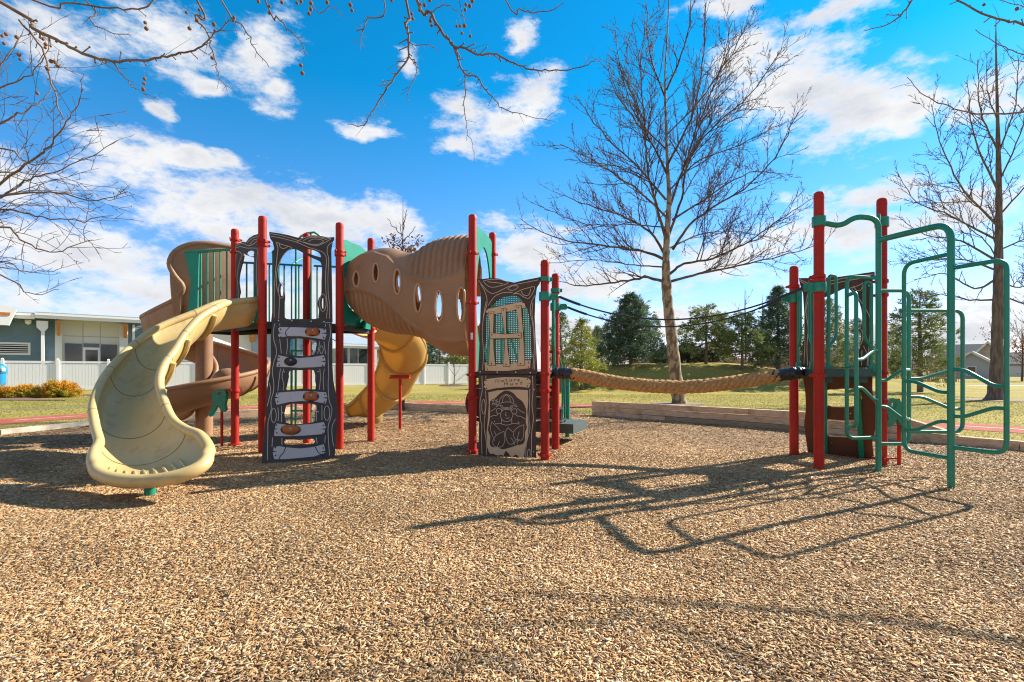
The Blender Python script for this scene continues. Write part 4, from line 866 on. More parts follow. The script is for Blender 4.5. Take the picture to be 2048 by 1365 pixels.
m = MB(); m.prism(PE(outer), [PE(sm2([(290, 855), (360, 840), (460, 836), (520, 842), (530, 900), (512, 945), (400, 957), (300, 940)], 2, True)), PE(sm2([(292, 1036), (340, 1036), (420, 1042), (512, 1040), (530, 1090), (530, 1140), (430, 1146), (322, 1142), (305, 1090)], 2, True))], pe.F, -.012, .012)
cb = m.build('climbing_board', PANELB, T, angle=25)
m = MB(); m.ribbon(PE([(292, 1034), (305, 1090), (320, 1145), (430, 1149), (530, 1143)]), pe.F, .012, .011, .016); m.build('board_edging', PALE, cb)
for (xa_, ya, xb_, yb) in ((505, 760, 535, 1285), (296, 760, 300, 1270)):
    m = MB(); q0 = pe.F(*pe.uv(1560+xa_/s7, 520+ya/s7), .035); q1 = pe.F(*pe.uv(1560+xb_/s7, 520+yb/s7), .035); m.beam(q0, q1, .06, .03, up=pe.N); m.build('support_bar', GRN, cb, smooth=False)
for (x, y) in ((302, 797), (335, 1187), (508, 1046), (462, 995), (530, 1255)):
    m = MB(); m.lathe(pe.F(*pe.uv(1560+x/s7, 520+y/s7), .018 if x not in (508, 530) else .055), [(.012, 0), (.01, .006), (.003, .008)], 10, axis=pe.N); m.build('bolt', STEEL, cb)
eAB = (B-A).normalized(); eAC = (Cc-A).normalized()
grab(T, A+eAB*.14-Vector((.04, 0, 0)), eAB, 1.30, 2.42); grab(T, B-eAB*.10+Vector((.03, 0, 0)), -eAB, 1.30, 2.42)
grab(T, A+eAC*.15, eAC, 1.26, 2.46, .115, .020); grab(T, Cc-eAC*.17, -eAC, 1.26, 2.40, .115, .020)
bracket(T, A, 2.30, (-1, .05)); bracket(T, B, 2.30, (-1, .0))
pod(T, 5.02, 6.72, .66, .06, -1)
m = MB(); m.tube([(Cc.x, Cc.y, .1), (5.08, 6.72, .1)], .012, 6); m.build('brace', RED, T)
# green loop climber
def U(px, py, D): return W(px, py, D)
aP = Vector((4.517, 6.31, 0)); bP = Vector((4.613, 5.38, 0)); R1, R2 = .033, .0225
Z = lambda z: Vector((0, 0, z))
m = MB()
top = fillet([aP+Z(-.03), aP+Z(3.13), Vector((4.25, 6.34, 3.16)), Vector((4.10, 6.38, 3.05)), Vector((A.x+.05, A.y-.02, 3.11))], .17, 8)
m.tube(top, R1, 14)
m.lathe((A.x, A.y, 3.13), [(PR, -.06), (PR+.02, -.06), (PR+.02, .06), (PR, .06)], 22); m.lathe((Cc.x, Cc.y, 3.19), [(PR, -.06), (PR+.02, -.06), (PR+.02, .06), (PR, .06)], 22)
m.box((Cc.x-.14, Cc.y-.14, 3.2), (.2, .04, .08), .9)
m.build('climber_post', GRN, T)
m = MB(); m.tube(fillet([bP+Z(-.03), bP+Z(2.80), Vector((4.58, 5.75, 2.83)), aP+Z(2.86)], .24, 8), R1*1.04, 14); m.build('climber_post', GRN, T)
def loop(pts, r=R2, rad=.11): 
    m = MB(); m.tube(fillet(pts, rad, 7), r, 12); return m.build('climber_loop', GRN, T)
def rung(a, b, amp=.04, r=.0195):
    a = Vector(a); b = Vector(b); d = b-a; m = MB(); m.tube(fillet([a, a+d*.22+Z(0), a+d*.22, b-d*.22, b], .09, 6) if False else fillet([a, Vector((a.x+d.x*.25, a.y+d.y*.25, a.z)), Vector((a.x+d.x*.78, a.y+d.y*.78, b.z)), b], .07, 6), r, 10); return m.build('rung', GRN, T)
q = Vector((4.782, 4.95, 0)); loop([bP+Z(2.327), q+Z(2.33), q+Z(.446), bP+Z(.446)])
l2 = Vector((4.525, 5.91, 0)); loop([bP+Z(2.48), l2+Z(2.48), l2+Z(.33), bP+Z(.33)], rad=.13)
l3 = Vector((4.885, 6.30, 0)); loop([aP+Z(2.236), l3+Z(2.236), l3+Z(.35), aP+Z(.35)])
l4 = Vector((5.545, 6.30, 0)); loop([l3+Z(1.99), l4+Z(1.99), l4+Z(.50), l3+Z(.50)])
l5 = Vector((4.10, 6.27, 0)); loop([aP+Z(2.39), l5+Z(2.41), l5+Z(.42), aP+Z(.43)])
l6 = Vector((4.02, 5.98, 0)); loop([l5+Z(2.17), l6+Z(2.17), l6+Z(.59), l5+Z(.57)], rad=.08)
rung(l6+Z(1.38), aP+Z(1.505)); rung(l6+Z(1.05), aP+Z(.90)); rung(l5+Z(1.30), l6+Z(1.31)); rung(l5+Z(1.0), l6+Z(1.02))
rung(aP+Z(1.13), l3+Z(1.262)); rung(aP+Z(.81), l3+Z(.66)); rung(l2+Z(1.13), bP+Z(1.02)); rung(l3+Z(1.155), l4+Z(1.26)); rung(l3+Z(.93), l4+Z(.78))
rung(l2+Z(.575), bP+Z(.71)); rung(bP+Z(1.262), q+Z(1.10)); rung(bP+Z(.775), q+Z(.885)); rung(l2+Z(1.262), l3+Z(1.262)); rung(l2+Z(.70), l3+Z(.66))

# ================= rope bridge and hand cables
rp = [Vector((.60, 7.62, 1.22)), Vector((.95, 7.55, 1.19)), Vector((1.6, 7.42, 1.07)), Vector((2.3, 7.28, 1.02)), Vector((2.9, 7.16, 1.06)), Vector((3.5, 7.06, 1.16)), Vector((4.0, 6.98, 1.24))]
RB = thing('rope_bridge', (2.3, 7.3, 0), 'thick tan twisted rope slung between the two play structures', 'rope bridge')
cl = cr_spline(rp, 40); Ln = [0]
for i in range(1, len(cl)): Ln.append(Ln[-1]+(cl[i]-cl[i-1]).length)
def frames(P):
    out = []; u = None
    for i in range(len(P)):
        t = (P[min(i+1, len(P)-1)]-P[max(i-1, 0)]).normalized(); 
        if u is None: u = Vector((0, 0, 1))
        u = (u-t*u.dot(t)).normalized(); out.append((u.copy(), t.cross(u)))
    return out
Fr = frames(cl); m = MB(); ns_ = 5
i0, i1 = 34, 212
for s_ in range(ns_):
    pth = []; rad = []
    for i in range(i0, i1):
        a = 2*pi*s_/ns_-Ln[i]*2*pi/.44; u, w = Fr[i]; pth.append(cl[i]+(u*cos(a)+w*sin(a))*.058); rad.append(.041+.004*sin(Ln[i]*60+s_*2))
    m.tube(pth, rad, 12)
    for y_ in range(5):   # yarns laid over each strand
        p2_ = []
        for i in range(i0, i1):
            a = 2*pi*s_/ns_-Ln[i]*2*pi/.44; u, w = Fr[i]; c0 = (u*cos(a)+w*sin(a)); tn_ = (cl[min(i+1, len(cl)-1)]-cl[i-1]).normalized(); c1 = tn_.cross(c0)
            b_ = 2*pi*y_/5+Ln[i]*2*pi/.155; p2_.append(cl[i]+c0*.058+(c0*cos(b_)+c1*sin(b_))*.030)
        m.tube(p2_, .0155, 6)
m.tube(cl[i0:i1], .04, 8)
m.build('rope', ROPE, RB, angle=80)
for (a, b) in ((0, 40), (204, 240)):
    m = MB(); P_ = cl[a:b]; m.tube(P_, [(.088+.004*sin(i*.35)+.002*sin(i*.9))*(1-.25*max(0, (8-(i if a == 0 else len(P_)-1-i))/8)**2) for i in range(len(P_))], 18); m.build('end_wrap', WRAP, RB)
    e = P_[0] if a == 0 else P_[-1]; s_ = -1 if a == 0 else 1; m = MB(); m.beam(e, e+Vector((.12*s_, 0, 0)), .08, .07); m.build('end_bracket', GRN, RB)
def cable(a, b, sag, lab):
    P_ = [Vector(a).lerp(Vector(b), t)-Z(sag*4*t*(1-t)) for t in [k/40 for k in range(41)]]; m = MB(); m.tube(P_, .0105, 8); m.tube(P_[:5], .018, 8); m.tube(P_[-5:], .018, 8); o = m.build('hand_cable', CABLE); tag(o, lab, 'cable', 'hand cables over the rope bridge'); return o
cable((.63, 7.11, 2.29), (3.70, 6.47, 2.31), .37, 'nearer and upper of the two dark hand cables over the thick rope')
cable((.86, 8.08, 2.26), (3.94, 7.47, 2.30), .36, 'farther and lower of the two dark hand cables over the thick rope')

# ------------------------------------------------------------------ timber edging
def timber_run(name, pts, tiers, hs, label, m=None, w=.15, seedv=1, slope_end=False, z0=-.02):
    r_ = random.Random(seedv); mx = sum(p[0] for p in pts)/len(pts); my = sum(p[1] for p in pts)/len(pts)
    t = thing(name, (pts[0][0], pts[0][1], 0), label, 'timber edging')
    P_ = [Vector((p[0], p[1], 0)) for p in pts]
    for k in range(tiers):
        z = z0+hs*(k+.5)
        for i in range(len(P_)-1):
            a, b = P_[i], P_[i+1]; L_ = (b-a).length; d = (b-a).normalized(); s = 0; first = r_.uniform(.8, 2.0) if k % 2 else 2.2
            while s < L_-.02:
                e = min(L_, s+(first if s == 0 else 2.3)); 
                if L_-e < .35: e = L_
                c = MB(); off = Vector((-d.y, d.x, 0))*r_.uniform(-.012, .012)+Vector((-d.y, d.x, 0))*(.010*(k % 2)); a1 = a+d*(s+.003)+off+Vector((0, 0, z)); b1 = a+d*(e-.003)+off+Vector((0, 0, z+r_.uniform(-.003, .003)))
                c.beam(a1, b1, w+.004*k, hs-.014); c.build('timber', (m or WOOD) if r_.random() < .8 else WOOD2, t, smooth=False); s = e
    return t
WOOD2 = mat('weathered_timber', (.30, .22, .15), .85, col2=(.42, .33, .23), scale=3, bump=.35, bscale=22, stretch=(2, 2, 14), dirt=((.16, .16, .07), 2.5, .5, .75))
timber_run('timber_edging', [(-11.6, 5), (-10.2, 8.4), (-9.9, 9.85), (-9.6, 11.55)], 1, .14, 'pale weathered timber edging at the far left of the mulch', WOODP, z0=-.02)
timber_run('timber_edging', [(-9.56, 11.6), (-6.9, 14), (-5.6, 16.4)], 1, .22, 'low brown timber edging behind the tan and brown slides', seedv=3)
timber_run('timber_edging', [(-5.6, 16.45), (-3.43, 16.25), (-1.28, 14.95), (-.55, 14.6)], 2, .13, 'low timber edging in front of the red path behind the rear tan slide', seedv=4)
timber_run('timber_wall', [(2.26, 14.25), (5.27, 11.35), (5.99, 10.45), (7.02, 9.13)], 3, .145, 'three timber high retaining edge behind the rope bridge', seedv=5)
timber_run('timber_wall', [(7.04, 9.10), (7.85, 7.9), (9.3, 6.05), (11, 3.4)], 1, .19, 'single row of thick timber edging at the far right', seedv=6)
m = MB(); a = Vector((7.02, 9.13, 0)); d = Vector((.55, -.83, 0)).normalized(); n_ = Vector((-d.y, d.x, 0))*.07
b_ = a+d*.75; m.add([a-n_+Z(.18), a+n_+Z(.18), b_+n_+Z(.18), b_-n_+Z(.18), a-n_+Z(.415), a+n_+Z(.415), b_+n_*1+Z(.20), b_-n_+Z(.20)], [(3, 2, 1, 0), (4, 5, 6, 7), (0, 1, 5, 4), (2, 3, 7, 6), (1, 2, 6, 5), (3, 0, 4, 7)])
tag(m.build('timber_end', WOOD, smooth=False), 'sloping timber end piece of the retaining edge beside the loop climber', 'timber')

# ------------------------------------------------------------------ bare trees
def bark(name, c1, c2, scale=5, st=(1, 1, .35), lo=.42, hi=.56): return mat(name, c1, .9, col2=c2, scale=scale, bump=.6, bscale=30, stretch=st, lo=lo, hi=hi, detail=6)
BARKS = bark('sycamore_bark', (.16, .11, .07), (.38, .29, .175), 6, (1, 1, .6), .46, .54)
BARKG = bark('grey_bark', (.12, .085, .066), (.20, .15, .115), 9, (1.5, 1.5, .3))
TWIG = mat('twig_bark', (.085, .050, .038), .85, col2=(.13, .085, .06), scale=9)
TWIGP = mat('pale_twig_bark', (.24, .17, .12), .85, col2=(.14, .09, .065), scale=6)
def nsides(r): return 10 if r > .1 else (7 if r > .04 else (5 if r > .015 else 4))
def twigs(m, path, r0, r1, rg, level, dens, spread=.9, up=.35, Lf=.45, rmin=.006, maxlev=2, start=.15, jit=.12):
    """side shoots along a limb"""
    P_ = [Vector(p) for p in path]; L_ = [0]
    for i in range(1, len(P_)): L_.append(L_[-1]+(P_[i]-P_[i-1]).length)
    T_ = L_[-1]; n = int(T_*dens); 
    for j in range(n):
        s = T_*(start+(1-start)*(j+rg.random())/max(n, 1)); i = 1
        while i < len(L_)-1 and L_[i] < s: i += 1
        f = (s-L_[i-1])/max(1e-6, L_[i]-L_[i-1]); p = P_[i-1].lerp(P_[i], f); t = (P_[i]-P_[i-1]).normalized(); fr = s/T_
        a = rg.uniform(0, 2*pi); n1 = t.orthogonal().normalized(); n2 = t.cross(n1); side = n1*cos(a)+n2*sin(a)
        d = (t*rg.uniform(.55, 1.1)+side*spread*rg.uniform(.6, 1.1)+Vector((0, 0, up))).normalized()
        ln = T_*Lf*(1-.62*fr)*rg.uniform(.5, 1.15); ln = max(ln, .18*T_/max(T_, 1)); r = max(rmin, (r0+(r1-r0)*fr)*.5); ns = max(3, min(7, int(ln/.28)+2)); q = p.copy(); pts = [q.copy()]; dd = d.copy()
        for k in range(ns):
            dd = (dd+Vector((rg.gauss(0, jit), rg.gauss(0, jit), rg.gauss(0, jit)+.05*up))).normalized(); q = q+dd*ln/ns; pts.append(q.copy())
        m.tube(pts, [max(rmin*.55, r+(rmin*.55-r)*(k/ns)) for k in range(ns+1)], nsides(r), caps=False)
        if level < maxlev: twigs(m, pts, r, rmin*.6, rg, level+1, dens*1.5, spread, up, Lf*.95, rmin, maxlev, .1, jit)
def bare_tree(name, trunk, limbs, rg, base, label, barkm, twigm, dens=1.0, rmin=.009, up=.35, maxlev=2, lf=.42, group=None, cat='tree', extra=None):
    t = thing(name, base, label, cat, group); m = MB(); pts = cr_spline([p for p, r in trunk], 6); rr = []
    R_ = [r for p, r in trunk]
    for i in range(len(trunk)-1): rr += [R_[i]+(R_[i+1]-R_[i])*k/6 for k in range(6)]
    rr.append(R_[-1]); rr = [r*(1+.05*sin(i*1.7)) for i, r in enumerate(rr)]; m.tube(pts, rr, 14); tr = m.build('trunk', barkm, t, angle=80)
    lm = MB(); tw = MB()
    for (pl_, r0, r1) in limbs:
        p_ = cr_spline(pl_, 5); p_ = [p_[0]]+[q+Vector((rg.gauss(0, .02), rg.gauss(0, .02), rg.gauss(0, .02)))*min(1, i/4) for i, q in enumerate(p_[1:])]
        n = len(p_); lm.tube(p_, [r0+(r1-r0)*(i/(n-1))**.8 for i in range(n)], nsides(r0)); twigs(tw, p_, r0, r1, rg, 1, dens, rmin=rmin, up=up, maxlev=maxlev, Lf=lf)
    lm.build('limbs', barkm if extra is None else extra, t, angle=80); o = tw.build('twigs', twigm, t, smooth=False); o['kind'] = 'stuff'
    return t
def limbpx(L, D, dd, r0, r1):
    n = len(L); return ([W(x, y, D+dd*(i/(n-1))) for i, (x, y) in enumerate(L)], r0, r1)
rg = random.Random(11)
D = 19.4
tk = [(1359, 818, .33), (1358, 800, .265), (1352, 760, .235), (1345, 690, .21), (1337, 620, .185), (1333, 575, .185), (1332, 520, .135), (1334, 470, .115), (1338, 400, .085), (1335, 330, .062), (1332, 250, .045), (1330, 150, .03), (1335, 60, .025), (1340, -60, .01)]
LM = [[(1333, 565), (1290, 556), (1230, 566), (1160, 572), (1115, 562)], [(1330, 520), (1290, 505), (1200, 492), (1110, 475), (1040, 440)], [(1330, 510), (1300, 465), (1240, 430), (1160, 405), (1110, 385)], [(1332, 480), (1310, 400), (1294, 330), (1290, 250), (1282, 150), (1290, 40)],
      [(1335, 565), (1400, 548), (1480, 532), (1560, 512), (1650, 488)], [(1340, 548), (1370, 528), (1440, 512), (1500, 482), (1560, 440), (1630, 395)], [(1345, 500), (1380, 450), (1430, 412), (1500, 370), (1560, 300), (1595, 225)], [(1338, 470), (1362, 400), (1375, 320), (1400, 240), (1440, 140), (1465, 40)],
      [(1338, 420), (1370, 330), (1420, 260), (1500, 190), (1565, 95)], [(1335, 350), (1300, 280), (1240, 200), (1215, 140)], [(1335, 330), (1380, 240), (1405, 130), (1412, 10)], [(1332, 400), (1280, 340), (1200, 260), (1150, 190)], [(1338, 440), (1280, 385), (1200, 330), (1120, 290)],
      [(1345, 440), (1420, 392), (1500, 345), (1585, 350)], [(1332, 200), (1300, 110), (1292, 10)], [(1333, 180), (1370, 90), (1385, -30)], [(1332, 500), (1400, 470), (1480, 465), (1560, 480)], [(1332, 535), (1270, 530), (1180, 520), (1080, 530)], [(1340, 380), (1400, 320), (1480, 290), (1560, 250)], [(1333, 300), (1270, 230), (1240, 130), (1230, 60)],
      [(1334, 455), (1260, 450), (1180, 450), (1090, 420)], [(1334, 270), (1400, 200), (1460, 110), (1500, 40)]]
limbs = []
for i, L_ in enumerate(LM): limbs.append(limbpx(L_, D, rg.uniform(-3.4, 3.4), .066-.0018*i, .011))
bare_tree('sycamore_tree', [(W(x, y, D) if y < 815 else W(x, y, D)-Vector((0, 0, .12)), r) for x, y, r in tk], limbs, rg, (6.33, 19.4, 0), 'large bare tree with mottled pale bark standing behind the rope bridge', BARKS, TWIG, dens=3.4, rmin=.0086, up=.36, maxlev=3, extra=bark('upper_bark', (.075, .052, .036), (.17, .12, .075), 5), lf=.44)
D = 21.8
tk = [(1986, 806, .38), (1990, 790, .28), (1993, 740, .225), (1994, 680, .20), (1996, 600, .185), (1997, 520, .155), (1998, 430, .12), (1997, 330, .095), (1995, 230, .06), (1992, 100, .03), (1992, 40, .012)]
LR = [[(1990, 560), (1950, 578), (1890, 548), (1830, 560)], [(1990, 520), (1920, 482), (1850, 470), (1790, 430)], [(1993, 450), (1930, 382), (1885, 300), (1862, 210)], [(1995, 380), (1950, 280), (1935, 170)], [(1993, 480), (1900, 432), (1835, 405), (1790, 340)], [(1993, 600), (1940, 600), (1880, 590), (1820, 600)], [(1990, 540), (1930, 520), (1860, 520), (1800, 530)], [(1995, 300), (1960, 220), (1955, 120)],
      [(2000, 560), (2040, 575), (2110, 550), (2180, 560)], [(2000, 500), (2070, 470), (2150, 440)], [(2000, 430), (2060, 360), (2120, 270)], [(2000, 360), (2040, 270), (2060, 170)], [(2000, 300), (2030, 210), (2035, 110)], [(2000, 590), (2060, 610), (2120, 600)], [(1998, 250), (1975, 180), (1975, 110)], [(1995, 500), (1985, 460), (2000, 400), (2030, 350)], [(1995, 520), (1970, 480), (1930, 450), (1880, 400), (1850, 330)]]
limbs = [limbpx(L_, D, rg.uniform(-3, 3), .055-.0015*i, .011) for i, L_ in enumerate(LR)]
bare_tree('maple_tree', [(W(x, y, D), r) for x, y, r in tk], limbs, rg, (20.6, 21.8, 0), 'tall bare grey barked tree at the right beyond the loop climber', BARKG, TWIG, dens=3.4, rmin=.0098, up=.28, lf=.42, maxlev=3)
m = MB()
for i in range(26):
    a = 2*pi*i/26; m.add([], [])
m.prism([(20.6+1.5*cos(2*pi*k/30)*(1+.1*sin(5*k)), 21.8+1.5*sin(2*pi*k/30)) for k in range(30)], [], lambda u, v, w: (u, v, w), .0, .02); m.prism([(6.3+1.0*cos(2*pi*k/30), 19.4+.9*sin(2*pi*k/30)) for k in range(30)], [], lambda u, v, w: (u, v, w), .0, .018)
struct(m.build('ground_bare_soil', mat('tree_mulch', (.20, .14, .09), .95, col2=(.32, .24, .15), scale=20, bump=1, bscale=40), smooth=False), 'bare soil rings at tree feet')
# left neighbour, trunk out of the picture
D = 11.5; TX = W(-470, 560, D)
LL = [[(-150, 520), (0, 370), (70, 315), (105, 285), (135, 245), (165, 195)], [(-180, 450), (0, 396), (60, 360), (120, 338), (235, 285)], [(-180, 430), (0, 392), (100, 386), (180, 402), (255, 385)], [(-160, 330), (0, 246), (50, 222), (85, 200), (110, 165)], [(-180, 470), (0, 420), (70, 432), (150, 442), (228, 432)], [(-180, 480), (0, 455), (50, 485), (110, 505), (178, 478)], [(-160, 560), (0, 550), (60, 588), (118, 582)], [(-180, 400), (0, 300), (60, 330), (130, 325)],
      [(-180, 380), (0, 345), (70, 350), (150, 370)], [(-150, 260), (0, 180), (60, 150), (100, 100)], [(-150, 500), (0, 520), (50, 545), (120, 540)], [(-150, 300), (0, 130), (50, 60)]]
limbs = []
for i, L_ in enumerate(LL):
    l = limbpx(L_, D, rg.uniform(-1.5, 1.5), .042-.001*i, .007); l[0].insert(0, Vector((TX.x, D, 2.0+i*.35))); limbs.append(l)
bare_tree('sycamore_tree', [(Vector((TX.x, D, -.05)), .3), (Vector((TX.x, D, 3)), .22), (Vector((TX.x+.1, D, 6)), .15), (Vector((TX.x, D, 9)), .05)], limbs, rg, (TX.x, D, 0), 'bare tree whose fine drooping limbs reach in from the left edge', BARKS, TWIG, dens=2.2, rmin=.0065, up=.14, lf=.36, maxlev=3, extra=TWIGP)

# overhanging near sycamores with seed balls
SEED = mat('seed_ball', (.27, .11, .035), .9, col2=(.42, .20, .07), scale=160, bump=1.0, bscale=260)
def near_tree(trunk, hub, chains, seeds, label, rg_, D, base):
    t = thing('sycamore_tree', base, label, 'tree'); m = MB(); m.tube(cr_spline(trunk, 6), [.26-.0165*min(i, 12) for i in range((len(trunk)-1)*6+1)], 14); m.build('trunk', BARKS, t, angle=80)
    for (L_, r0, r1, conn) in chains:
        P_ = [W(x, y, D+dz) for x, y, dz in L_]; n = len(P_)
        if conn is not None: P_ = [Vector(c) for c in conn]+P_
        p_ = cr_spline(P_, 5); N_ = len(p_); k0 = (len(conn)*5 if conn is not None else 0); m = MB(); R_ = []
        for i in range(N_):
            f = max(0, (i-k0))/max(1, N_-1-k0); R_.append((r0+(r1-r0)*f)*(1.0+.02*(k0-i) if i < k0 else 1))
        p_ = [q+Vector((rg_.gauss(0, .006), 0, rg_.gauss(0, .006))) for q in p_]
        m.tube(p_, R_, 7)
        for i in range(k0+2, N_-1, 2):   # buds and short spurs
            t_ = (p_[i+1]-p_[i]).normalized(); s_ = t_.cross(Vector((0, 1, 0)))*(1 if rg_.random() < .5 else -1); ln = rg_.choice((.02, .03, .05, .09)); e = p_[i]+(t_*.7+s_).normalized()*ln; m.tube([p_[i], e], [R_[i]*.6, R_[i]*.5], 4); m.ball(e, R_[i]*.8, 5, 4)
        b = m.build('branch', TWIGP, t, angle=80)
        m = MB(); tp = p_[k0:]; twigs(m, tp, r0*.5, r1*.5, rg_, 1, 2.1, .8, -.05, .20, .0022, 1, .05, .14)
        if m.v: q = m.build('twigs', TWIG, b, smooth=False); q['kind'] = 'stuff'
    for (x, y) in seeds:
        p = W(x, y, D+rg_.uniform(-.15, .15)); m = MB(); r = rg_.uniform(.0125, .0175)*D/4.5; m.ball(p, r, 10, 8); m.tube([p+Z(r), p+Z(r+.05*D/4.5)], .0012, 4); m.build('seed_ball', SEED, t)
    return t
hub = [(-6.3, 1.2, 5.2), (-3.5, 3.6, 6.2)]
hubC = [(-6.3, 1.2, 5.6), (-3.0, 3.2, 6.5), (-1.4, 4.2, 6.0)]
Lc = lambda L_, dz=0: [(x, y, dz) for x, y in L_]
chains = [(Lc([(0, 5), (66, 57), (114, 79), (154, 103), (211, 121), (246, 123), (308, 116.5), (352, 110), (396, 97), (422, 75), (450, 50), (464, 36)]), .016, .004, [(-7.0, 1.0, 3.4), (-5.9, 3.2, 4.7)]),
          (Lc([(40, 42), (84, 95), (101, 154), (118, 220), (128, 240)]), .009, .004, None), (Lc([(389, -8), (391, 31), (413, 66), (427, 110), (435, 141), (457, 182)]), .009, .003, [(-3.6, 3.6, 6.2)]), (Lc([(436, -10), (466, 35), (493, 62), (510, 97), (537, 134)]), .007, .003, [(-3.4, 3.7, 6.2)]),
          (Lc([(525, -10), (554, 35), (585, 66), (607, 92), (607, 112)]), .007, .0025, [(-2.8, 3.8, 6.2)]), (Lc([(66, 0), (132, 5), (220, 17), (286, 17), (315, -6)]), .008, .006, [(-6.8, 1.1, 4.0), (-5.2, 3.6, 4.9)]), (Lc([(220, 123), (252, 158), (270, 178), (318, 200)]), .005, .002, None), (Lc([(160, -10), (180, 40), (210, 60), (262, 70)]), .006, .003, [(-4.9, 3.9, 5.3)]),
          (Lc([(831, -8), (859, 25), (881, 59), (906, 91), (931, 97), (953, 109), (987, 109), (1019, 123), (1062, 139), (1100, 141), (1159, 136), (1194, 118)]), .013, .0035, hubC), (Lc([(906, 91), (919, 125), (931, 150), (953, 153), (972, 181), (1000, 212), (1022, 225), (1062, 233), (1112, 244)]), .0085, .0018, None), (Lc([(931, 150), (930, 187), (930, 225), (936, 262), (948, 306)]), .006, .0018, None),
          (Lc([(809, -10), (812, 47), (817, 78), (816, 116), (794, 147), (775, 175), (762, 197), (744, 225), (728, 250), (697, 250)]), .011, .003, [(-6.3, 1.2, 5.6), (-3.0, 3.2, 6.5), (-1.4, 4.0, 6.0)]), (Lc([(816, 80), (829, 92), (856, 90), (880, 103)]), .004, .002, None), (Lc([(816, 116), (831, 125), (833, 144), (816, 184), (816, 206)]), .0055, .002, None), (Lc([(768, -10), (737, 37), (725, 59), (711, 62)]), .006, .003, [(-1.6, 4.2, 6.1)]), (Lc([(725, 59), (721, 80), (720, 103)]), .004, .002, None),
          (Lc([(1005, -8), (1037, 19), (1062, 23), (1094, 22), (1131, 6)]), .006, .003, [(-1.2, 4.2, 6.2)]), (Lc([(859, 25), (890, 10), (915, 24)]), .005, .003, None), (Lc([(620, -10), (660, 12), (690, 34)]), .004, .002, [(-2.0, 4.1, 6.1)]), (Lc([(915, -10), (924, 30), (935, 38)]), .004, .002, [(-.9, 4.2, 6.0)])]
z1 = 2.274
seeds = [(x/z1, y/z1) for x, y in [(10, 165), (28, 157), (18, 198), (195, 178), (208, 203), (206, 218), (86, 250), (92, 271), (248, 282), (262, 301), (216, 314), (232, 280), (660, 104), (666, 131), (848, 58), (906, 46), (862, 130), (896, 94), (973, 112), (978, 142), (658, 360), (655, 381), (652, 408), (1226, 30), (1226, 60), (1175, 8), (1282, 12), (1350, 14), (1370, 8), (1415, 16), (1414, 43), (1406, 64), (1488, 12), (1368, 298), (1375, 334), (965, 265), (76, 170), (170, 425)]]
seeds += [(600+x/3.2, y/3.2) for x, y in [(70, 22), (68, 60), (55, 90), (175, 18), (322, 33), (332, 68), (587, 5), (715, 90), (722, 122), (765, 66), (772, 32), (797, 34), (835, 135), (842, 165), (830, 5), (1062, 30), (1086, 40), (1057, 64), (1103, 8), (1003, 170), (1024, 168), (1052, 166), (1036, 215), (1090, 233)]]
near_tree([(-7.6, .6, -.05), (-7.4, .8, 2.5), (-6.8, 1.0, 4.6), (-6.0, 1.4, 6.4)], hub, chains, seeds, 'near overhanging sycamore whose twigs with round brown seed balls hang across the top left', random.Random(4), 4.5, (-7.6, .6, 0))
chains = [(Lc([(1840, -30), (1826, 0), (1802, 30), (1772, 51), (1728, 62)]), .012, .003, [(7.4, 2.6, 5.2), (5.4, 4.6, 5.9)]), (Lc([(2200, 110), (2150, 92), (2048, 49), (2012, 42), (1964, 27), (1905, -6)]), .013, .008, [(7.6, 2.4, 4.4)]), (Lc([(2230, 200), (2130, 226), (2048, 226), (1952, 228), (1898, 213), (1850, 192), (1814, 156)]), .012, .003, [(7.8, 2.2, 3.8)]), (Lc([(1800, 32), (1780, 30), (1765, 36)]), .005, .002, None), ([(2606, 81, .61), (2245, 125, 1.02), (2110, 132, 1.15)], .026, .010, [(8.6, 1.2, 3.8), (9.8, 3.2, 4.6), (9.7, 4.8, 4.9)]), (Lc([(2150, 130), (2048, 110), (2000, 90), (1950, 60)]), .006, .003, None), (Lc([(2100, -10), (2040, 10), (1990, -5)]), .006, .003, [(6.8, 4.5, 5.6)]), (Lc([(2160, 160), (2080, 130), (2030, 120), (1990, 75)]), .006, .002, None)]
near_tree([(9.6, .2, -.05), (9.2, .6, 2.0), (8.6, 1.2, 3.8), (7.6, 2.2, 5.0)], None, chains, [(2034, 18), (1968, 10)], 'near bare sycamore whose twigs reach in at the top right corner', random.Random(9), 5.2, (9.6, .2, 0))
for (x, y, lab) in ((237, 1080, 'brown sycamore seed ball lying on the mulch at the lower left'), (392, 1050, 'small orange brown seed ball lying on the mulch beyond the larger one'), (1221, 1072, 'lone seed ball on the mulch among the long shadows at centre')):
    p = G(x, y); m = MB(); m.ball(p+Z(.028), .017 if y != 1050 else .011, 12, 8); tag(m.build('seed_ball', SEED), lab, 'seed ball')

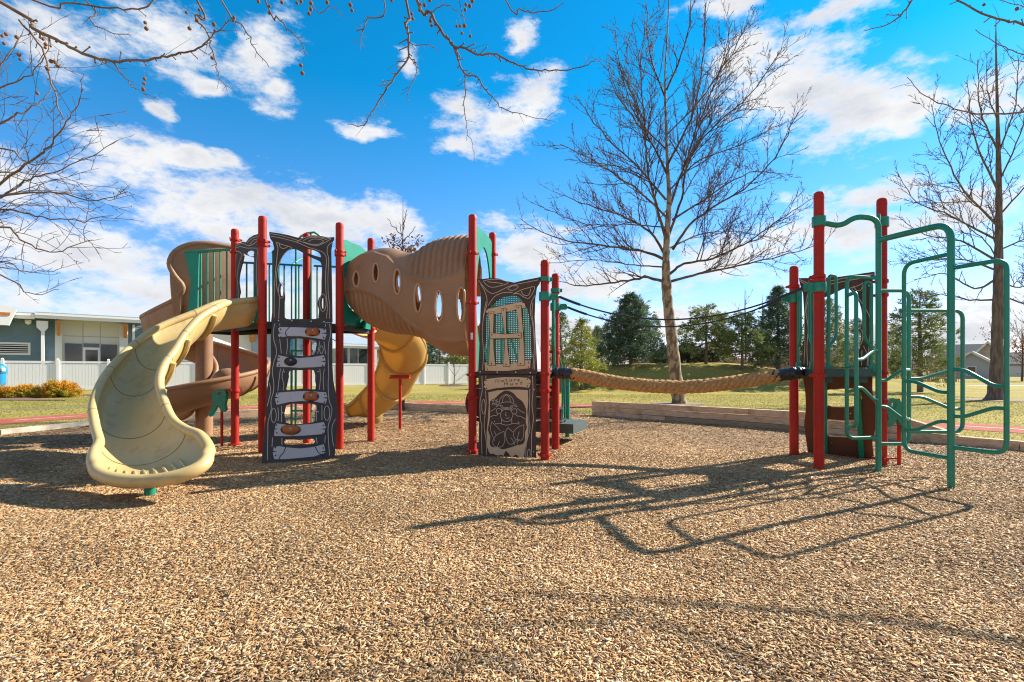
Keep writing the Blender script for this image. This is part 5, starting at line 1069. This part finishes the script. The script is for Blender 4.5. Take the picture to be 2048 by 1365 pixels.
# ------------------------------------------------------------------ conifers
def needle_mat(name, c1, c2):
    return mat(name, c1, .65, col2=c2, scale=1.6, detail=5, lo=.4, hi=.62, trans=.25, spec=.3)
NBLUE = needle_mat('blue_green_needles', (.09, .16, .095), (.20, .26, .15)); NGRN = needle_mat('green_needles', (.12, .18, .06), (.30, .32, .11)); NYEL = needle_mat('yellow_green_needles', (.26, .31, .05), (.42, .39, .09)); NDK = needle_mat('dark_needles', (.035, .055, .03), (.08, .10, .045))
def conifer(name, x, y, z, H, R_, m_, label, seed, open_=.0, cone=1.0, bare=.08, tuft=.16, nb=150, group='evergreens on the mound', blade=.24):
    rg_ = np.random.default_rng(seed); t = thing(name, (x, y, z), label, 'evergreen tree', group); m = MB()
    m.tube([(x, y, z-.1), (x+.03, y, z+H*.3), (x-.03, y, z+H*.7), (x, y, z+H*.97)], [H*.022+.03, H*.018+.02, H*.009+.01, .01], 8)
    V_ = []; C0 = []; nb = int(nb*.72)
    for i in range(nb):
        f = bare+(1-bare)*((i+rg_.random())/nb)**.85; zz = z+H*f; rad = R_*((1-f)**cone*.97+.04)*rg_.uniform(.5, 1.22)*(1 if f > .2 else .75+f)
        a = i*2.4+rg_.uniform(-.4, .4); dz = rad*rg_.uniform(-.12, .28); d = np.array([cos(a), sin(a), dz/max(rad, .01)]); st_ = np.array([x, y, zz])
        if rg_.random() < open_: continue
        e = st_+d*rad; m.tube([tuple(st_), tuple((st_+e)/2+np.array([0, 0, -.03*rad])), tuple(e)], [.012+.012*rad, .012, .006], 3, caps=False)
        nt_ = max(4, int(rad*9.5)); 
        for k in range(nt_):
            g = .38+.62*rg_.random()**.6; c = st_+d*rad*g+rg_.normal(0, .07+.09*rad*(1-abs(g-.6)), 3)*np.array([1, 1, .7]); C0.append(c); V_.append(np.array([d[0], d[1], .25]))
    br = m.build('trunk', BARKG, t, smooth=False)
    C_ = np.array(C0); D_ = np.array(V_); n = len(C_); nbk = 8
    C_ = np.repeat(C_, nbk, 0)+rg_.normal(0, tuft*.35, (n*nbk, 3)); D_ = np.repeat(D_, nbk, 0)+rg_.normal(0, .62, (n*nbk, 3)); D_ /= np.linalg.norm(D_, axis=1, keepdims=True)
    S_ = np.cross(D_, rg_.normal(0, 1, (n*nbk, 3))); S_ /= np.linalg.norm(S_, axis=1, keepdims=True); ln = rg_.uniform(.5, 1.1, n*nbk)*blade; wd = rg_.uniform(.014, .032, n*nbk)*(1+blade)
    A0 = C_-S_*wd[:, None]; A1 = C_+S_*wd[:, None]; A2 = C_+D_*ln[:, None]
    Vv = np.stack([A0, A1, A2], 1).reshape(-1, 3)-np.array((x, y, z)); F = np.arange(len(Vv)).reshape(-1, 3)
    me = bpy.data.meshes.new('crown'); me.vertices.add(len(Vv)); me.vertices.foreach_set('co', Vv.ravel().astype(np.float32)); me.loops.add(F.size); me.loops.foreach_set('vertex_index', F.ravel().astype(np.int32)); me.polygons.add(len(F)); me.polygons.foreach_set('loop_start', np.arange(0, F.size, 3, dtype=np.int32)); me.polygons.foreach_set('loop_total', np.full(len(F), 3, dtype=np.int32)); me.update(calc_edges=True); me.materials.append(m_)
    o = bpy.data.objects.new('crown', me); COL.objects.link(o); o.parent = t; ORG[o.name] = (x, y, z); return t
def con(px, py_top, py_base, hw, D, m_, lab, seed, **k):
    X = (px-CX)/FPX*D; zb = float(berm(np.array(X), np.array(D))); zt = CAMZ+(HY-py_top)/FPX*D
    return conifer(k.pop('name', 'pine_tree'), X, D, zb, zt-zb, hw/FPX*D, m_, lab, seed, **k)
con(1262, 590, 742, 78, 34, NBLUE, 'broad blue green pine left of the mottled tree trunk', 1, nb=400, cone=.72, bare=.04)
con(1163, 640, 745, 50, 30, NYEL, 'yellow green young pine just right of the middle posts', 2, nb=130, cone=.75, bare=.05)
con(1122, 628, 745, 44, 36, NGRN, 'grey green pine behind the middle posts', 3, nb=130, cone=.8, open_=.2)
con(1195, 655, 745, 40, 37, NGRN, 'small pine tucked between the yellow pine and the broad one', 4, nb=100, cone=.8)
con(1412, 614, 742, 74, 34, NGRN, 'open crooked pine just right of the mottled trunk', 5, nb=190, cone=.5, open_=.3, bare=.2)
con(1484, 628, 742, 66, 33, NGRN, 'open pine with a visible dark trunk between two fuller ones', 6, nb=160, cone=.5, open_=.25, bare=.22)
con(1556, 575, 745, 62, 34, NBLUE, 'tall dark spruce left of the right hand tower', 7, nb=340, cone=.8, bare=.05)
con(1375, 690, 742, 42, 36, NDK, 'low dark evergreen behind the mottled trunk', 8, nb=90, cone=.5, bare=.0)
con(1425, 695, 742, 42, 37, NDK, 'low dark evergreen beneath the crooked pine', 18, nb=80, cone=.5, bare=.0)
con(1330, 690, 742, 36, 38, NDK, 'low dark evergreen right of the broad pine', 19, nb=80, cone=.5, bare=.0)
con(1655, 600, 752, 62, 33, NGRN, 'pine seen through the triangular tower', 9, nb=170, cone=.6, open_=.15, bare=.12)
con(1715, 640, 752, 45, 37, NBLUE, 'smaller pine beside the one behind the tower', 10, nb=120, cone=.7)
con(1840, 580, 757, 74, 30, NGRN, 'wide pine with dark trunk framed by the green loops', 11, nb=190, cone=.55, open_=.12, bare=.12, group=None) if False else con(1840, 580, 757, 74, 30, NGRN, 'wide pine with dark trunk framed by the green loops', 11, nb=190, cone=.55, open_=.12, bare=.12)
con(1785, 660, 757, 40, 40, NGRN, 'distant pine left of the one framed by the loops', 12, nb=90, cone=.6)
con(880, 672, 752, 44, 52, NBLUE, 'dark pine rising over the fence below the crawl tube', 13, nb=120, cone=.5, blade=.35, group='evergreens over the fence')
con(850, 660, 752, 34, 56, NGRN, 'paler pine rising over the fence by the rear tan slide', 14, nb=100, cone=.8, blade=.35, group='evergreens over the fence')
con(925, 705, 752, 40, 50, NYEL, 'low olive evergreen over the fence left of the middle deck', 15, nb=90, cone=.4, blade=.35, group='evergreens over the fence')
con(130, 700, 700, 1, 900, NDK, 'x', 1) if False else None
# small bare trees in the distance
def small_bare(px, top, base, D, hw, lab, seed, tm=TWIG, n=9, leaves=None, rmin=.012, up=.5, cat='tree', f0=.25, tk_=1.0):
    r_ = random.Random(seed); X = (px-CX)/FPX*D; zb = float(berm(np.array(X), np.array(D))); zt = CAMZ+(HY-top)/FPX*D; H = zt-zb; w = hw/FPX*D
    tr = [(Vector((X, D, zb-.05)), .015*H*tk_+.01), (Vector((X+.01*H, D, zb+H*.4)), .010*H*tk_), (Vector((X, D, zb+H*.75)), .006*H*tk_), (Vector((X, D, zb+H)), .006)]
    limbs = []
    for i in range(n):
        f = f0+(.9-f0)*i/n; a = i*2.4+r_.random(); ln = w*(1.1-.6*f); p0 = Vector((X, D, zb+H*f)); limbs.append(([p0, p0+Vector((cos(a)*ln*.5, sin(a)*ln*.5, ln*.45)), p0+Vector((cos(a)*ln, sin(a)*ln, ln*1.1))], .006*H*(1-f)+.012, .008))
    t = bare_tree('bare_tree', tr, limbs, r_, (X, D, zb), lab, TWIG, tm, dens=1.6, rmin=rmin, up=up, maxlev=2, extra=tm, cat=cat)
    if leaves:
        m = MB(); g = random.Random(seed+1)
        for _ in range(leaves[1]):
            l_ = g.choice(limbs[:max(3, int(n*.6))]); f = g.random(); p = l_[0][0].lerp(l_[0][2], f)+Vector((g.gauss(0, .12*w), g.gauss(0, .12*w), g.gauss(0, .12*w))); a = g.uniform(0, pi); s = leaves[2]; d = Vector((cos(a), sin(a), g.uniform(-1, 1)))*s; e = Vector((-sin(a), cos(a), g.uniform(-1, 1)))*s*.6
            m.add([p-d, p-e, p+d, p+e], [(0, 1, 2, 3)])
        o = m.build('dead_leaves', leaves[0], t, smooth=False); o['kind'] = 'stuff'
    return t
DRY = mat('dry_leaves', (.20, .085, .035), .8, col2=(.34, .17, .07), scale=3, trans=.3)
small_bare(806, 400, 790, 16, 52, 'young oak with clusters of dead brown leaves rising above the crawl tube', 21, n=12, leaves=(DRY, 520, .05), rmin=.007, up=.7, f0=.62, tk_=.5)
small_bare(908, 700, 772, 42, 22, 'small bare sapling in a mulch ring before the white fence', 22, n=8, rmin=.016)
m = MB(); q = G(908, 772.5); m.lathe(q, [(1.3, .0), (1.1, .08), (.3, .14)], 16); struct(m.build('ground_mulch_ring', mat('dark_mulch', (.09, .05, .035), .95, col2=(.16, .09, .06), scale=20, bump=1, bscale=40)), 'dark mulch ring of the sapling')
small_bare(1490, 575, 742, 40, 40, 'thin bare tree behind the evergreens, left of the spruce', 23, rmin=.018)
small_bare(1525, 590, 742, 44, 34, 'second thin bare tree right behind the spruce', 24, rmin=.018)
small_bare(1306, 640, 742, 40, 30, 'slim bare tree between the broad pine and the mottled trunk', 25, rmin=.018)
small_bare(2044, 640, 762, 60, 62, 'small far tree with a few russet leaves at the right edge', 26, n=14, leaves=(DRY, 900, .11), rmin=.022, up=.3)
small_bare(2085, 600, 762, 64, 70, 'bare far tree beyond the right edge', 27, n=12, rmin=.024)
BUFF = mat('buff_brush', (.36, .20, .13), .9, col2=(.46, .30, .20), scale=4)
def brush(px0, px1, top, D, m_, lab, n, seed, hz=0):
    r_ = random.Random(seed); m = MB()
    for i in range(n):
        px = r_.uniform(px0, px1); X = (px-CX)/FPX*D; dd = D+r_.uniform(-1.5, 1.5); zb = float(berm(np.array(X), np.array(dd))); h = (CAMZ+(HY-top)/FPX*D-zb)*r_.uniform(.5, 1.05)
        m.tube([(X, dd, zb-.05), (X+r_.gauss(0, .15), dd, zb+h*.5), (X+r_.gauss(0, .4), dd+r_.gauss(0, .3), zb+h)], [.03, .022, .012], 3, caps=False)
        for _ in range(5):
            f = r_.uniform(.3, .9); a = r_.uniform(0, 2*pi); p = Vector((X, dd, zb+h*f)); m.tube([p, p+Vector((cos(a)*.4, sin(a)*.4, .45))*r_.uniform(.5, 1.2)], [.014, .009], 3, caps=False)
    return tag(m.build('brush', m_, smooth=False), lab, 'brush', kind='stuff')
brush(1300, 1620, 690, 44, BUFF, 'leafless russet scrub behind the evergreens', 420, 3)
brush(1640, 1900, 690, 60, BUFF, 'leafless scrub far behind the right tower', 300, 5)
brush(1090, 1310, 680, 46, TWIGP, 'leafless grey scrub behind the left evergreens', 240, 6)
brush(780, 940, 700, 62, TWIGP, 'leafless scrub beyond the fence', 200, 7)

# golden junipers at the fence
GOLD = mat('golden_foliage', (.70, .34, .03), .7, spec=.2, col2=(.42, .38, .05), scale=2.4, detail=3, lo=.42, hi=.62, trans=.3)
def shrub(px, hw, top, base, lab, seed):
    D = 1280/(base-HY); rg_ = np.random.default_rng(seed); X = (px-CX)/FPX*D; R_ = hw/FPX*D; H = CAMZ+(HY-top)/FPX*D; t = thing('juniper_shrub', (X, D, 0), lab, 'shrub', 'golden shrubs by the fence'); m = MB(); C0 = []; Dd = []
    for i in range(210):
        a = rg_.uniform(0, 2*pi); e = rg_.uniform(.12, 1.35); L_ = rg_.uniform(.72, 1.08); d = np.array([cos(a)*cos(e)*R_, sin(a)*cos(e)*R_*.8, sin(e)*H])*L_; m.tube([(X, D, 0), tuple(np.array([X, D, 0])+d*.6+np.array([0, 0, -.03])), tuple(np.array([X, D, 0])+d)], [.012, .008, .004], 3, caps=False)
        for k in range(9):
            g = .5+.5*k/9; C0.append(np.array([X, D, 0])+d*g+rg_.normal(0, .035, 3)); Dd.append(d/np.linalg.norm(d))
    m.build('stems', TWIG, t, smooth=False); nb = 9; C_ = np.repeat(np.array(C0), nb, 0)+rg_.normal(0, .03, (len(C0)*nb, 3)); D_ = np.repeat(np.array(Dd), nb, 0)+rg_.normal(0, .6, (len(C0)*nb, 3)); n = len(C_)
    C_[:, 2] = np.maximum(C_[:, 2], .03)
    S_ = np.cross(D_, rg_.normal(0, 1, (n, 3))); S_ /= np.linalg.norm(S_, axis=1, keepdims=True); D_ /= np.linalg.norm(D_, axis=1, keepdims=True); ln = rg_.uniform(.05, .13, n); wd = rg_.uniform(.012, .022, n)
    Vv = np.stack([C_-S_*wd[:, None], C_+S_*wd[:, None], C_+D_*ln[:, None]], 1).reshape(-1, 3)
    mm_ = MB(); mm_.v = [tuple(v) for v in Vv.tolist()]; mm_.f = [(3*i, 3*i+1, 3*i+2) for i in range(n)]; mm_.m = [0]*n; mm_.build('foliage', GOLD, t, smooth=False)
shrub(118, 42, 762, 795, 'largest golden juniper, rightmost of the row by the fence', 31); shrub(54, 30, 771, 796, 'middle golden juniper between the blue bin and the largest one', 32); shrub(-6, 26, 774, 797, 'golden juniper cut by the left edge below the blue bin', 33); shrub(22, 17, 776, 797, 'small golden juniper beside the blue bin', 34)
m = MB(); q0 = G(-60, 797); q1 = G(185, 790); m.prism([(q0.x-2, q0.y-1.6), (q0.x+6, q0.y-1.9), (q1.x-3, q1.y-1.9), (q1.x+.9, q1.y-.6), (q1.x+.3, q1.y+.9), (q0.x, q0.y+1.5)], [], lambda u, v, w: (u, v, w), -.02, .03)
struct(m.build('mulch_bed', mat('bed_mulch', (.13, .07, .05), .95, col2=(.22, .13, .09), scale=14, bump=1, bscale=30), smooth=False), 'dark mulch bed under the golden shrubs')

# ------------------------------------------------------------------ white fence
F0 = Vector((-30, 30, 0)); F1 = Vector((-4.2, 48, 0)); fd = (F1-F0).normalized(); FN = Vector((fd.y, -fd.x, 0))
FT = thing('vinyl_fence', (-30, 30, 0), 'long white vinyl privacy fence between the lawn and the low building', 'fence')
FL = (F1-F0).length; bay = 2.45; nb = int(FL/bay)+4; fh = 1.84
GROOVE = mat('fence_panel', (.87, .87, .87), .45)
for i in range(-3, nb-2):
    p = F0+fd*(i*bay+.1); px = CX+p.x/p.y*FPX; c = MB(); c.box((p.x, p.y, (fh+.10)/2), (.13, .13, fh+.10), atan2(fd.y, fd.x)); c.lathe((p.x, p.y, fh+.10), [(.10, 0), (.10, .02), (.004, .07)], 4); c.build('fence_post', WHITE, FT, smooth=False)
    if i == nb-3: break
    a = p+fd*.07; b = p+fd*(bay-.07); c = MB(); c.beam(a+Z(fh-.06), b+Z(fh-.06), .05, .13); c.beam(a+Z(.14), b+Z(.14), .05, .16)
    L_ = (b-a).length; ns_ = 15
    for k in range(ns_):
        s0 = a+fd*(L_*k/ns_+.006); s1 = a+fd*(L_*(k+1)/ns_-.006); c.beam(s0+Z(fh*.5), s1+Z(fh*.5), .022, fh-.30)
    c.beam(a+Z(fh*.5)-FN*.012, b+Z(fh*.5)-FN*.012, .012, fh-.34)
    c.build('fence_panel', GROOVE, FT, smooth=False)
# ------------------------------------------------------------------ low clubhouse behind the fence
B0 = Vector((-38, 38, 0)); bd = Vector((6.7, 5.7, 0)).normalized(); bnv = Vector((bd.y, -bd.x, 0)); bl = Pl(B0, B0+bd*10)
SID = mat('blue_siding', (.135, .215, .26), .6, col2=(.15, .235, .28), scale=3); SIDG = mat('grey_siding', (.30, .36, .41), .6, col2=(.34, .40, .45), scale=3); WPAN = mat('cream_panel', (.68, .68, .62), .55); TRIM = mat('white_trim', (.80, .80, .78), .5); ROOFM = mat('metal_roof', (.33, .38, .43), .4, .3); GLS = mat('window_glass', (.02, .03, .035), .06, spec=1.0, col2=(.05, .06, .06), scale=.6); BRK = mat('orange_wood', (.55, .22, .04), .6, col2=(.42, .15, .03), scale=6)
CB = thing('clubhouse', B0.to_tuple(), 'long low blue grey clubhouse with a flat sloping roof behind the white fence', 'building')
def uvp(px, py): return bl.uv(px, py)
def bpoly(name, pxs, m_, w0, w1, parent=CB, label=None): 
    c = MB(); c.prism([uvp(*q) for q in pxs], [], bl.F, w0, w1); return c.build(name, m_, parent, smooth=False)
def brect(name, x0, x1, y0, y1, m_, w0, w1, parent=CB):
    (u0, _), (u1, _) = uvp(x0, 730), uvp(x1, 730); xm = (x0+x1)/2; v0 = uvp(xm, y1)[1]; v1 = uvp(xm, y0)[1]
    c = MB(); c.prism([(u0, v0), (u1, v0), (u1, v1), (u0, v1)], [], bl.F, w0, w1); return c.build(name, m_, parent, smooth=False)
u_end = uvp(748, 730)[0]
def wall(u0, u1, h, m_, w0=-9, w1=0, lap=True):
    c = MB(); c.prism([(u0, -.05), (u1, -.05), (u1, h), (u0, h)], [], bl.F, w0, w1)
    if lap:
        for k in range(int(h/.19)): c.prism([(u0, .19*k), (u1, .19*k), (u1, .19*k+.185), (u0, .19*k+.185)], [], lambda u, v, w, k=k: bl.F(u, v, w+(.19*k+.19-v)*.10), w1, w1+.006)
    return c.build('wall', m_, CB, smooth=False)
ux = lambda px: uvp(px, 730)[0]
EH = 5.15
EH += .45
wall(-14, ux(110), EH, SID); wall(ux(110), ux(252), EH, WPAN, w1=-.6, lap=False); wall(ux(252), ux(300), EH, SID); wall(ux(300), ux(420), EH-.3, SIDG); wall(ux(420), ux(505), EH-.1, WPAN, w1=-.4, lap=False); wall(ux(505), ux(665), EH, SIDG); wall(ux(665), ux(742), 3.6, WPAN, w1=1.5, lap=False); wall(ux(742), ux(792), 4.2, SIDG); EH -= .45
for (x0, x1) in ((110, 124), (239, 256)):
    c = MB(); c.prism([(ux(x0), 0), (ux(x1), 0), (ux(x1), EH), (ux(x0), EH)], [], bl.F, -.6, .12); c.build('pilaster', WPAN, CB, smooth=False)
for x in (166, 201): 
    c = MB(); c.prism([(ux(x)-.02, 3.0), (ux(x)+.02, 3.0), (ux(x)+.02, EH), (ux(x)-.02, EH)], [], bl.F, -.6, -.58); c.build('panel_joint', SIDG, CB, smooth=False)
c = MB(); c.prism([(ux(126), 4.02), (ux(238), 4.02), (ux(238), 4.06), (ux(126), 4.06)], [], bl.F, -.6, -.58); c.build('panel_joint', SIDG, CB, smooth=False)
def win(x0, x1, y0, y1, w0, mull=(), m_=TRIM):
    f = brect('window', x0, x1, y0, y1, m_, w0, w0+.05); b = .8
    xs = [x0]+list(mull)+[x1]
    for i in range(len(xs)-1): brect('pane', xs[i]+b, xs[i+1]-b, y0+b, y1, GLS, w0+.05, w0+.07, f)
win(129, 165, 686, 735, -.58); win(201, 236, 688, 735, -.58); win(166, 200, 686, 694.5, -.58)
f = brect('door', 166, 200, 695, 742, TRIM, -.58, -.50); brect('pane', 171, 196, 700, 735, GLS, -.50, -.48, f)
win(687, 723, 697, 728, 1.52, (704,)); win(672, 684, 697, 728, 1.52); win(745, 755, 697, 728, .05)
f = brect('louvre_vent', -12, 61, 685, 710, TRIM, .0, .06); brect('louvre_shade_plate', -8, 56, 689, 706.5, VENTSHADE, .06, .075, f)  # near-black plate: shade inside the vent put into its colour
for k in range(4): brect('louvre_slat', -8, 56, 690.5+k*4.3, 692+k*4.3, TRIM, .075, .10, f)
c = MB(); c.prism([(ux(83), 0), (ux(90), 0), (ux(90), EH-.9), (ux(97), EH-.6), (ux(97), EH-.1), (ux(74), EH-.1), (ux(74), EH-.6), (ux(83), EH-.9)], [], bl.F, .35, .75); c.build('column', TRIM, CB, smooth=False)
for (x0, x1) in ((115, 124), (247, 257)):
    c = MB(); v1 = EH-.02; c.prism([(0.0, v1), (-1.0, v1), (-.9, v1-.25), (-.22, v1-1.05), (0, v1-1.15)], [], lambda u, v, w: bl.F(ux(x0)+w, v, .12-u), 0, (ux(x1)-ux(x0))*.6); c.build('roof_bracket', BRK, CB, smooth=False)
# roofs
def roof(u0, u1, z0, ov=1.1, slope=.12, m_=ROOFM, fascia=.36, dep=9.5):
    c = MB(); a = [bl.F(u0, z0, ov), bl.F(u1, z0, ov), bl.F(u1, z0+slope*(dep+ov), -dep), bl.F(u0, z0+slope*(dep+ov), -dep)]; c.add([p for p in a]+[p+Z(.12) for p in a], [(3, 2, 1, 0), (4, 5, 6, 7), (0, 1, 5, 4), (1, 2, 6, 5), (2, 3, 7, 6), (3, 0, 4, 7)]); r_ = c.build('roof', m_, CB, smooth=False)
    c = MB(); c.prism([(u0-.02, z0-fascia), (u1+.02, z0-fascia), (u1+.02, z0-.005), (u0-.02, z0-.005)], [], bl.F, ov-.12, ov+.05); c.prism([(u0-.02, z0-.12), (u1+.02, z0-.12), (u1+.02, z0+.04), (u0-.02, z0+.04)], [], bl.F, ov+.052, ov+.15); c.build('fascia', TRIM, r_, smooth=False)
roof(ux(72), ux(300), EH+.42, slope=.04); roof(-14, ux(70), EH+.35, slope=.06, ov=.9); roof(ux(302), ux(420), EH+.1, slope=.05, ov=.6); roof(ux(400), ux(668), EH+.35, slope=.06, ov=.8); roof(ux(664), ux(746), 3.95, ov=2.2, slope=.28, dep=1.0, m_=SIDG); roof(ux(742), ux(795), 4.5, ov=.5, slope=.2, dep=6)
c = MB(); c.prism([(-14, EH-.6), (ux(22), EH-.6), (ux(28), EH-.1), (ux(37), EH+.55), (ux(30), EH+.75), (-14, EH+1.0)], [], bl.F, 1.2, 1.7); c.build('gable_eave', TRIM, CB, smooth=False)
c = MB(); c.prism([(-14, EH+.10), (ux(24), EH+.10), (ux(26), EH+.32), (-14, EH+.38)], [], bl.F, 1.7, 1.74); c.build('wood_soffit', BRK, CB, smooth=False)
c = MB(); q = bl.F(*uvp(57, 645), .25); c.ball(q, .2, 10, 8); c.box(q+Z(.1), (.35, .3, .12), .7); c.build('floodlight', TRIM, CB)
brect('downspout', 264.5, 269.5, 650, 742, TRIM, .02, .16); brect('mural', 570, 585, 676, 728, mat('mural_blue', (.03, .17, .30), .6, col2=(.10, .35, .50), scale=2), .03, .06); brect('mural', 592, 606, 676, 728, mat('mural_pale', (.45, .55, .62), .6, col2=(.12, .32, .45), scale=2), .03, .06); brect('window', 430, 466, 700, 735, GLS, -.38, -.33)
c = MB(); v1 = EH-.1; c.prism([(0.0, v1), (-.9, v1), (-.8, v1-.25), (-.2, v1-.95), (0, v1-1.05)], [], lambda u, v, w: bl.F(ux(499)+w, v, .05-u), 0, .35); c.build('roof_bracket', BRK, CB, smooth=False)
# parasol and blue bin
ut = W(418, 722, 43); UM = thing('shade_canopy', (ut.x, 43, 0), 'white pyramid shade canopy behind the fence under the left deck', 'canopy')
c = MB(); ap = W(424, 674, 43); r_ = 3.4
cor = [Vector((ap.x+r_*cos(t), 43+r_*sin(t), CAMZ+(HY-706)/FPX*43)) for t in (.2, .2+pi/2, .2+pi, .2+1.5*pi)]; cor = cor
vs_ = [ap]+cor+[ap-Z(.05)]+[q-Z(.05) for q in cor]; c.add(vs_, [(0, 1, 2), (0, 2, 3), (0, 3, 4), (0, 4, 1), (5, 7, 6), (5, 8, 7), (5, 9, 8), (5, 6, 9), (1, 6, 7, 2), (2, 7, 8, 3), (3, 8, 9, 4), (4, 9, 6, 1)]); c.build('canopy', TRIM, UM, smooth=False)
c = MB(); c.tube([(ap.x, 43, 0), (ap.x, 43, ap.z-.1)], .06, 8); c.build('pole', TRIM, UM)
BLU = mat('blue_plastic', (.01, .22, .42), .4); q = G(-4, 790); BN = thing('blue_bin', (q.x, q.y+1, 0), 'bright blue domed bin at the left edge in front of the white fence', 'bin'); D_ = q.y+1; X_ = (-4-CX)/FPX*D_
c = MB(); c.lathe((X_, D_, 0), [(.30, .02), (.33, .5), (.34, 1.15)], 20); c.build('bin_body', BLU, BN); c = MB(); c.lathe((X_, D_, 1.15), [(.40, 0), (.40, .10), (.36, .30), (.22, .46), (.02, .52)], 20); c.build('bin_lid', BLU, BN); c = MB(); c.box((X_+.34, D_-.1, 1.3), (.16, .2, .14)); c.build('bin_flap', TRIM, BN, smooth=False)

# ------------------------------------------------------------------ far houses, hills
HG = mat('house_siding', (.40, .40, .42), .7); HW = mat('house_white', (.66, .66, .64), .7); HS = mat('house_stone', (.38, .30, .24), .9, col2=(.5, .42, .35), scale=2); HR = mat('dark_shingle', (.06, .07, .09), .8, col2=(.09, .10, .12), scale=4)
def house(px, D, w, d, h, rh, rot, wm, lab, wins_=2, rm=HR):
    X = (px-CX)/FPX*D; t = thing('house', (X, D, 0), lab, 'house', 'far houses'); F = lambda x, y, z: Vector((X+x*cos(rot)-y*sin(rot), D+x*sin(rot)+y*cos(rot), z))
    c = MB(); c.prism([(-w/2, 0), (w/2, 0), (w/2, h), (0, h+rh), (-w/2, h)], [], lambda u, v, q: F(u, q, v), -d/2, d/2); c.build('wall', wm, t, smooth=False)
    c = MB(); o_ = .5
    for s in (-1, 1):
        a = [F(s*(w/2+o_), -d/2-o_, h-o_*rh/(w/2)), F(s*(w/2+o_), d/2+o_, h-o_*rh/(w/2)), F(0, d/2+o_, h+rh), F(0, -d/2-o_, h+rh)]; a2 = [p+Z(.25) for p in a]; c.add([p+Z(.02) for p in a]+a2, [(0, 1, 2, 3), (7, 6, 5, 4), (0, 4, 5, 1), (1, 5, 6, 2), (2, 6, 7, 3), (3, 7, 4, 0)])
    r_ = c.build('roof', rm, t, smooth=False); c = MB()
    for s in (-1, 1): c.beam(F(s*(w/2+o_), -d/2-o_-.05, h-o_*rh/(w/2)+.02), F(0, -d/2-o_-.05, h+rh+.05), .08, .3)
    c.build('fascia', HW, r_, smooth=False)
    for i in range(wins_):
        x = (i-(wins_-1)/2)*w/2.6; c = MB(); c.prism([(x-.6, h-1.9), (x+.6, h-1.9), (x+.6, h-.3), (x-.6, h-.3)], [], lambda u, v, q: F(u, -d/2-q, v), .0, .08); wf = c.build('window', HW, t, smooth=False); c = MB(); c.prism([(x-.45, h-1.75), (x+.45, h-1.75), (x+.45, h-.45), (x-.45, h-.45)], [], lambda u, v, q: F(u, -d/2-q, v), .08, .1); c.build('pane', GLS, wf, smooth=False)
    return t
house(1947, 84, 5.4, 7, 2.3, 1.9, -.8, HG, 'small grey gabled house seen through the loop climber', 1)
house(1936, 104, 11, 8.0, 3.4, 3.0, .8, HG, 'long dark roofed grey house behind the small gabled one', 0)
house(1979, 96, 4.2, 8, 4.0, 2.4, -.8, HS, 'tan stone fronted house beside the bare grey trunk', 1)
house(2052, 110, 10, 9, 2.6, 2.4, .8, HW, 'pale house at the right edge with a dark roof', 1)
house(1690, 120, 12, 8, 3.0, 3.0, .2, HW, 'far white house glimpsed behind the tower pines', 2)
house(1590, 125, 16, 8, 3.0, 2.6, .1, HG, 'far grey house glimpsed right of the spruce', 2)
house(1340, 130, 16, 8, 3.4, 3.4, .1, HG, 'far grey roofed house glimpsed left of the mottled trunk', 2)
house(1420, 140, 20, 8, 3.2, 3.0, .0, HW, 'far pale house glimpsed under the crooked pine', 2)
m = MB(); n_ = 60; vs_ = []; fs_ = []
for i in range(n_+1):
    t_ = i/n_; X = -900+3000*t_; h = 8+34*math.exp(-((X-1300)/260)**2)+14*abs(sin(t_*9.0))+6*sin(t_*31)
    vs_ += [(X, 1500, -5), (X, 1560, h), (X, 1900, -5)]
for i in range(n_): fs_ += [(3*i, 3*i+3, 3*i+4, 3*i+1), (3*i+1, 3*i+4, 3*i+5, 3*i+2)]
m.add(vs_, fs_); struct(m.build('hills', mat('far_hills', (.20, .24, .30), .95, col2=(.26, .29, .33), scale=.01)), 'low wooded hills on the horizon')
c = MB(); g = random.Random(8)
for i in range(90):
    X = g.uniform(44, 82); Y = g.uniform(72, 80); h = g.uniform(.5, 1.3); c.ball((X, Y, h*.4), h, 7, 5, (1.3, 1, .8))

# leaf and twig litter on the mulch
g = random.Random(12); m = MB()
for i in range(260):
    y = 2.0+12*g.random()**1.4; x = g.uniform(-y, y)
    if not inpoly(np.array([x]), np.array([y]), BORD)[0]: continue
    a = g.uniform(0, 6.3); z = .036+.01*g.random(); s_ = g.uniform(.012, .03); c_ = Vector((x, y, z)); u = Vector((cos(a), sin(a), g.uniform(-.3, .3)))*s_; v = Vector((-sin(a), cos(a), g.uniform(-.4, .4)))*s_*.55
    if i % 3: m.add([c_-u, c_-u*.3-v, c_+u*.5-v*.8, c_+u, c_+u*.5+v*.8+Z(.004), c_-u*.3+v+Z(.006)], [(0, 1, 2, 3, 4, 5)])
    else: m.tube([c_-u*2.2, c_+v*.3, c_+u*2.4], [.0018, .0022, .001], 4)
tag(m.build('leaf_litter', mat('leaf_brown', (.16, .075, .03), .8, col2=(.30, .15, .06), scale=3), smooth=False), 'dry brown leaves and twigs strewn over the wood chips', 'leaf litter', kind='stuff')
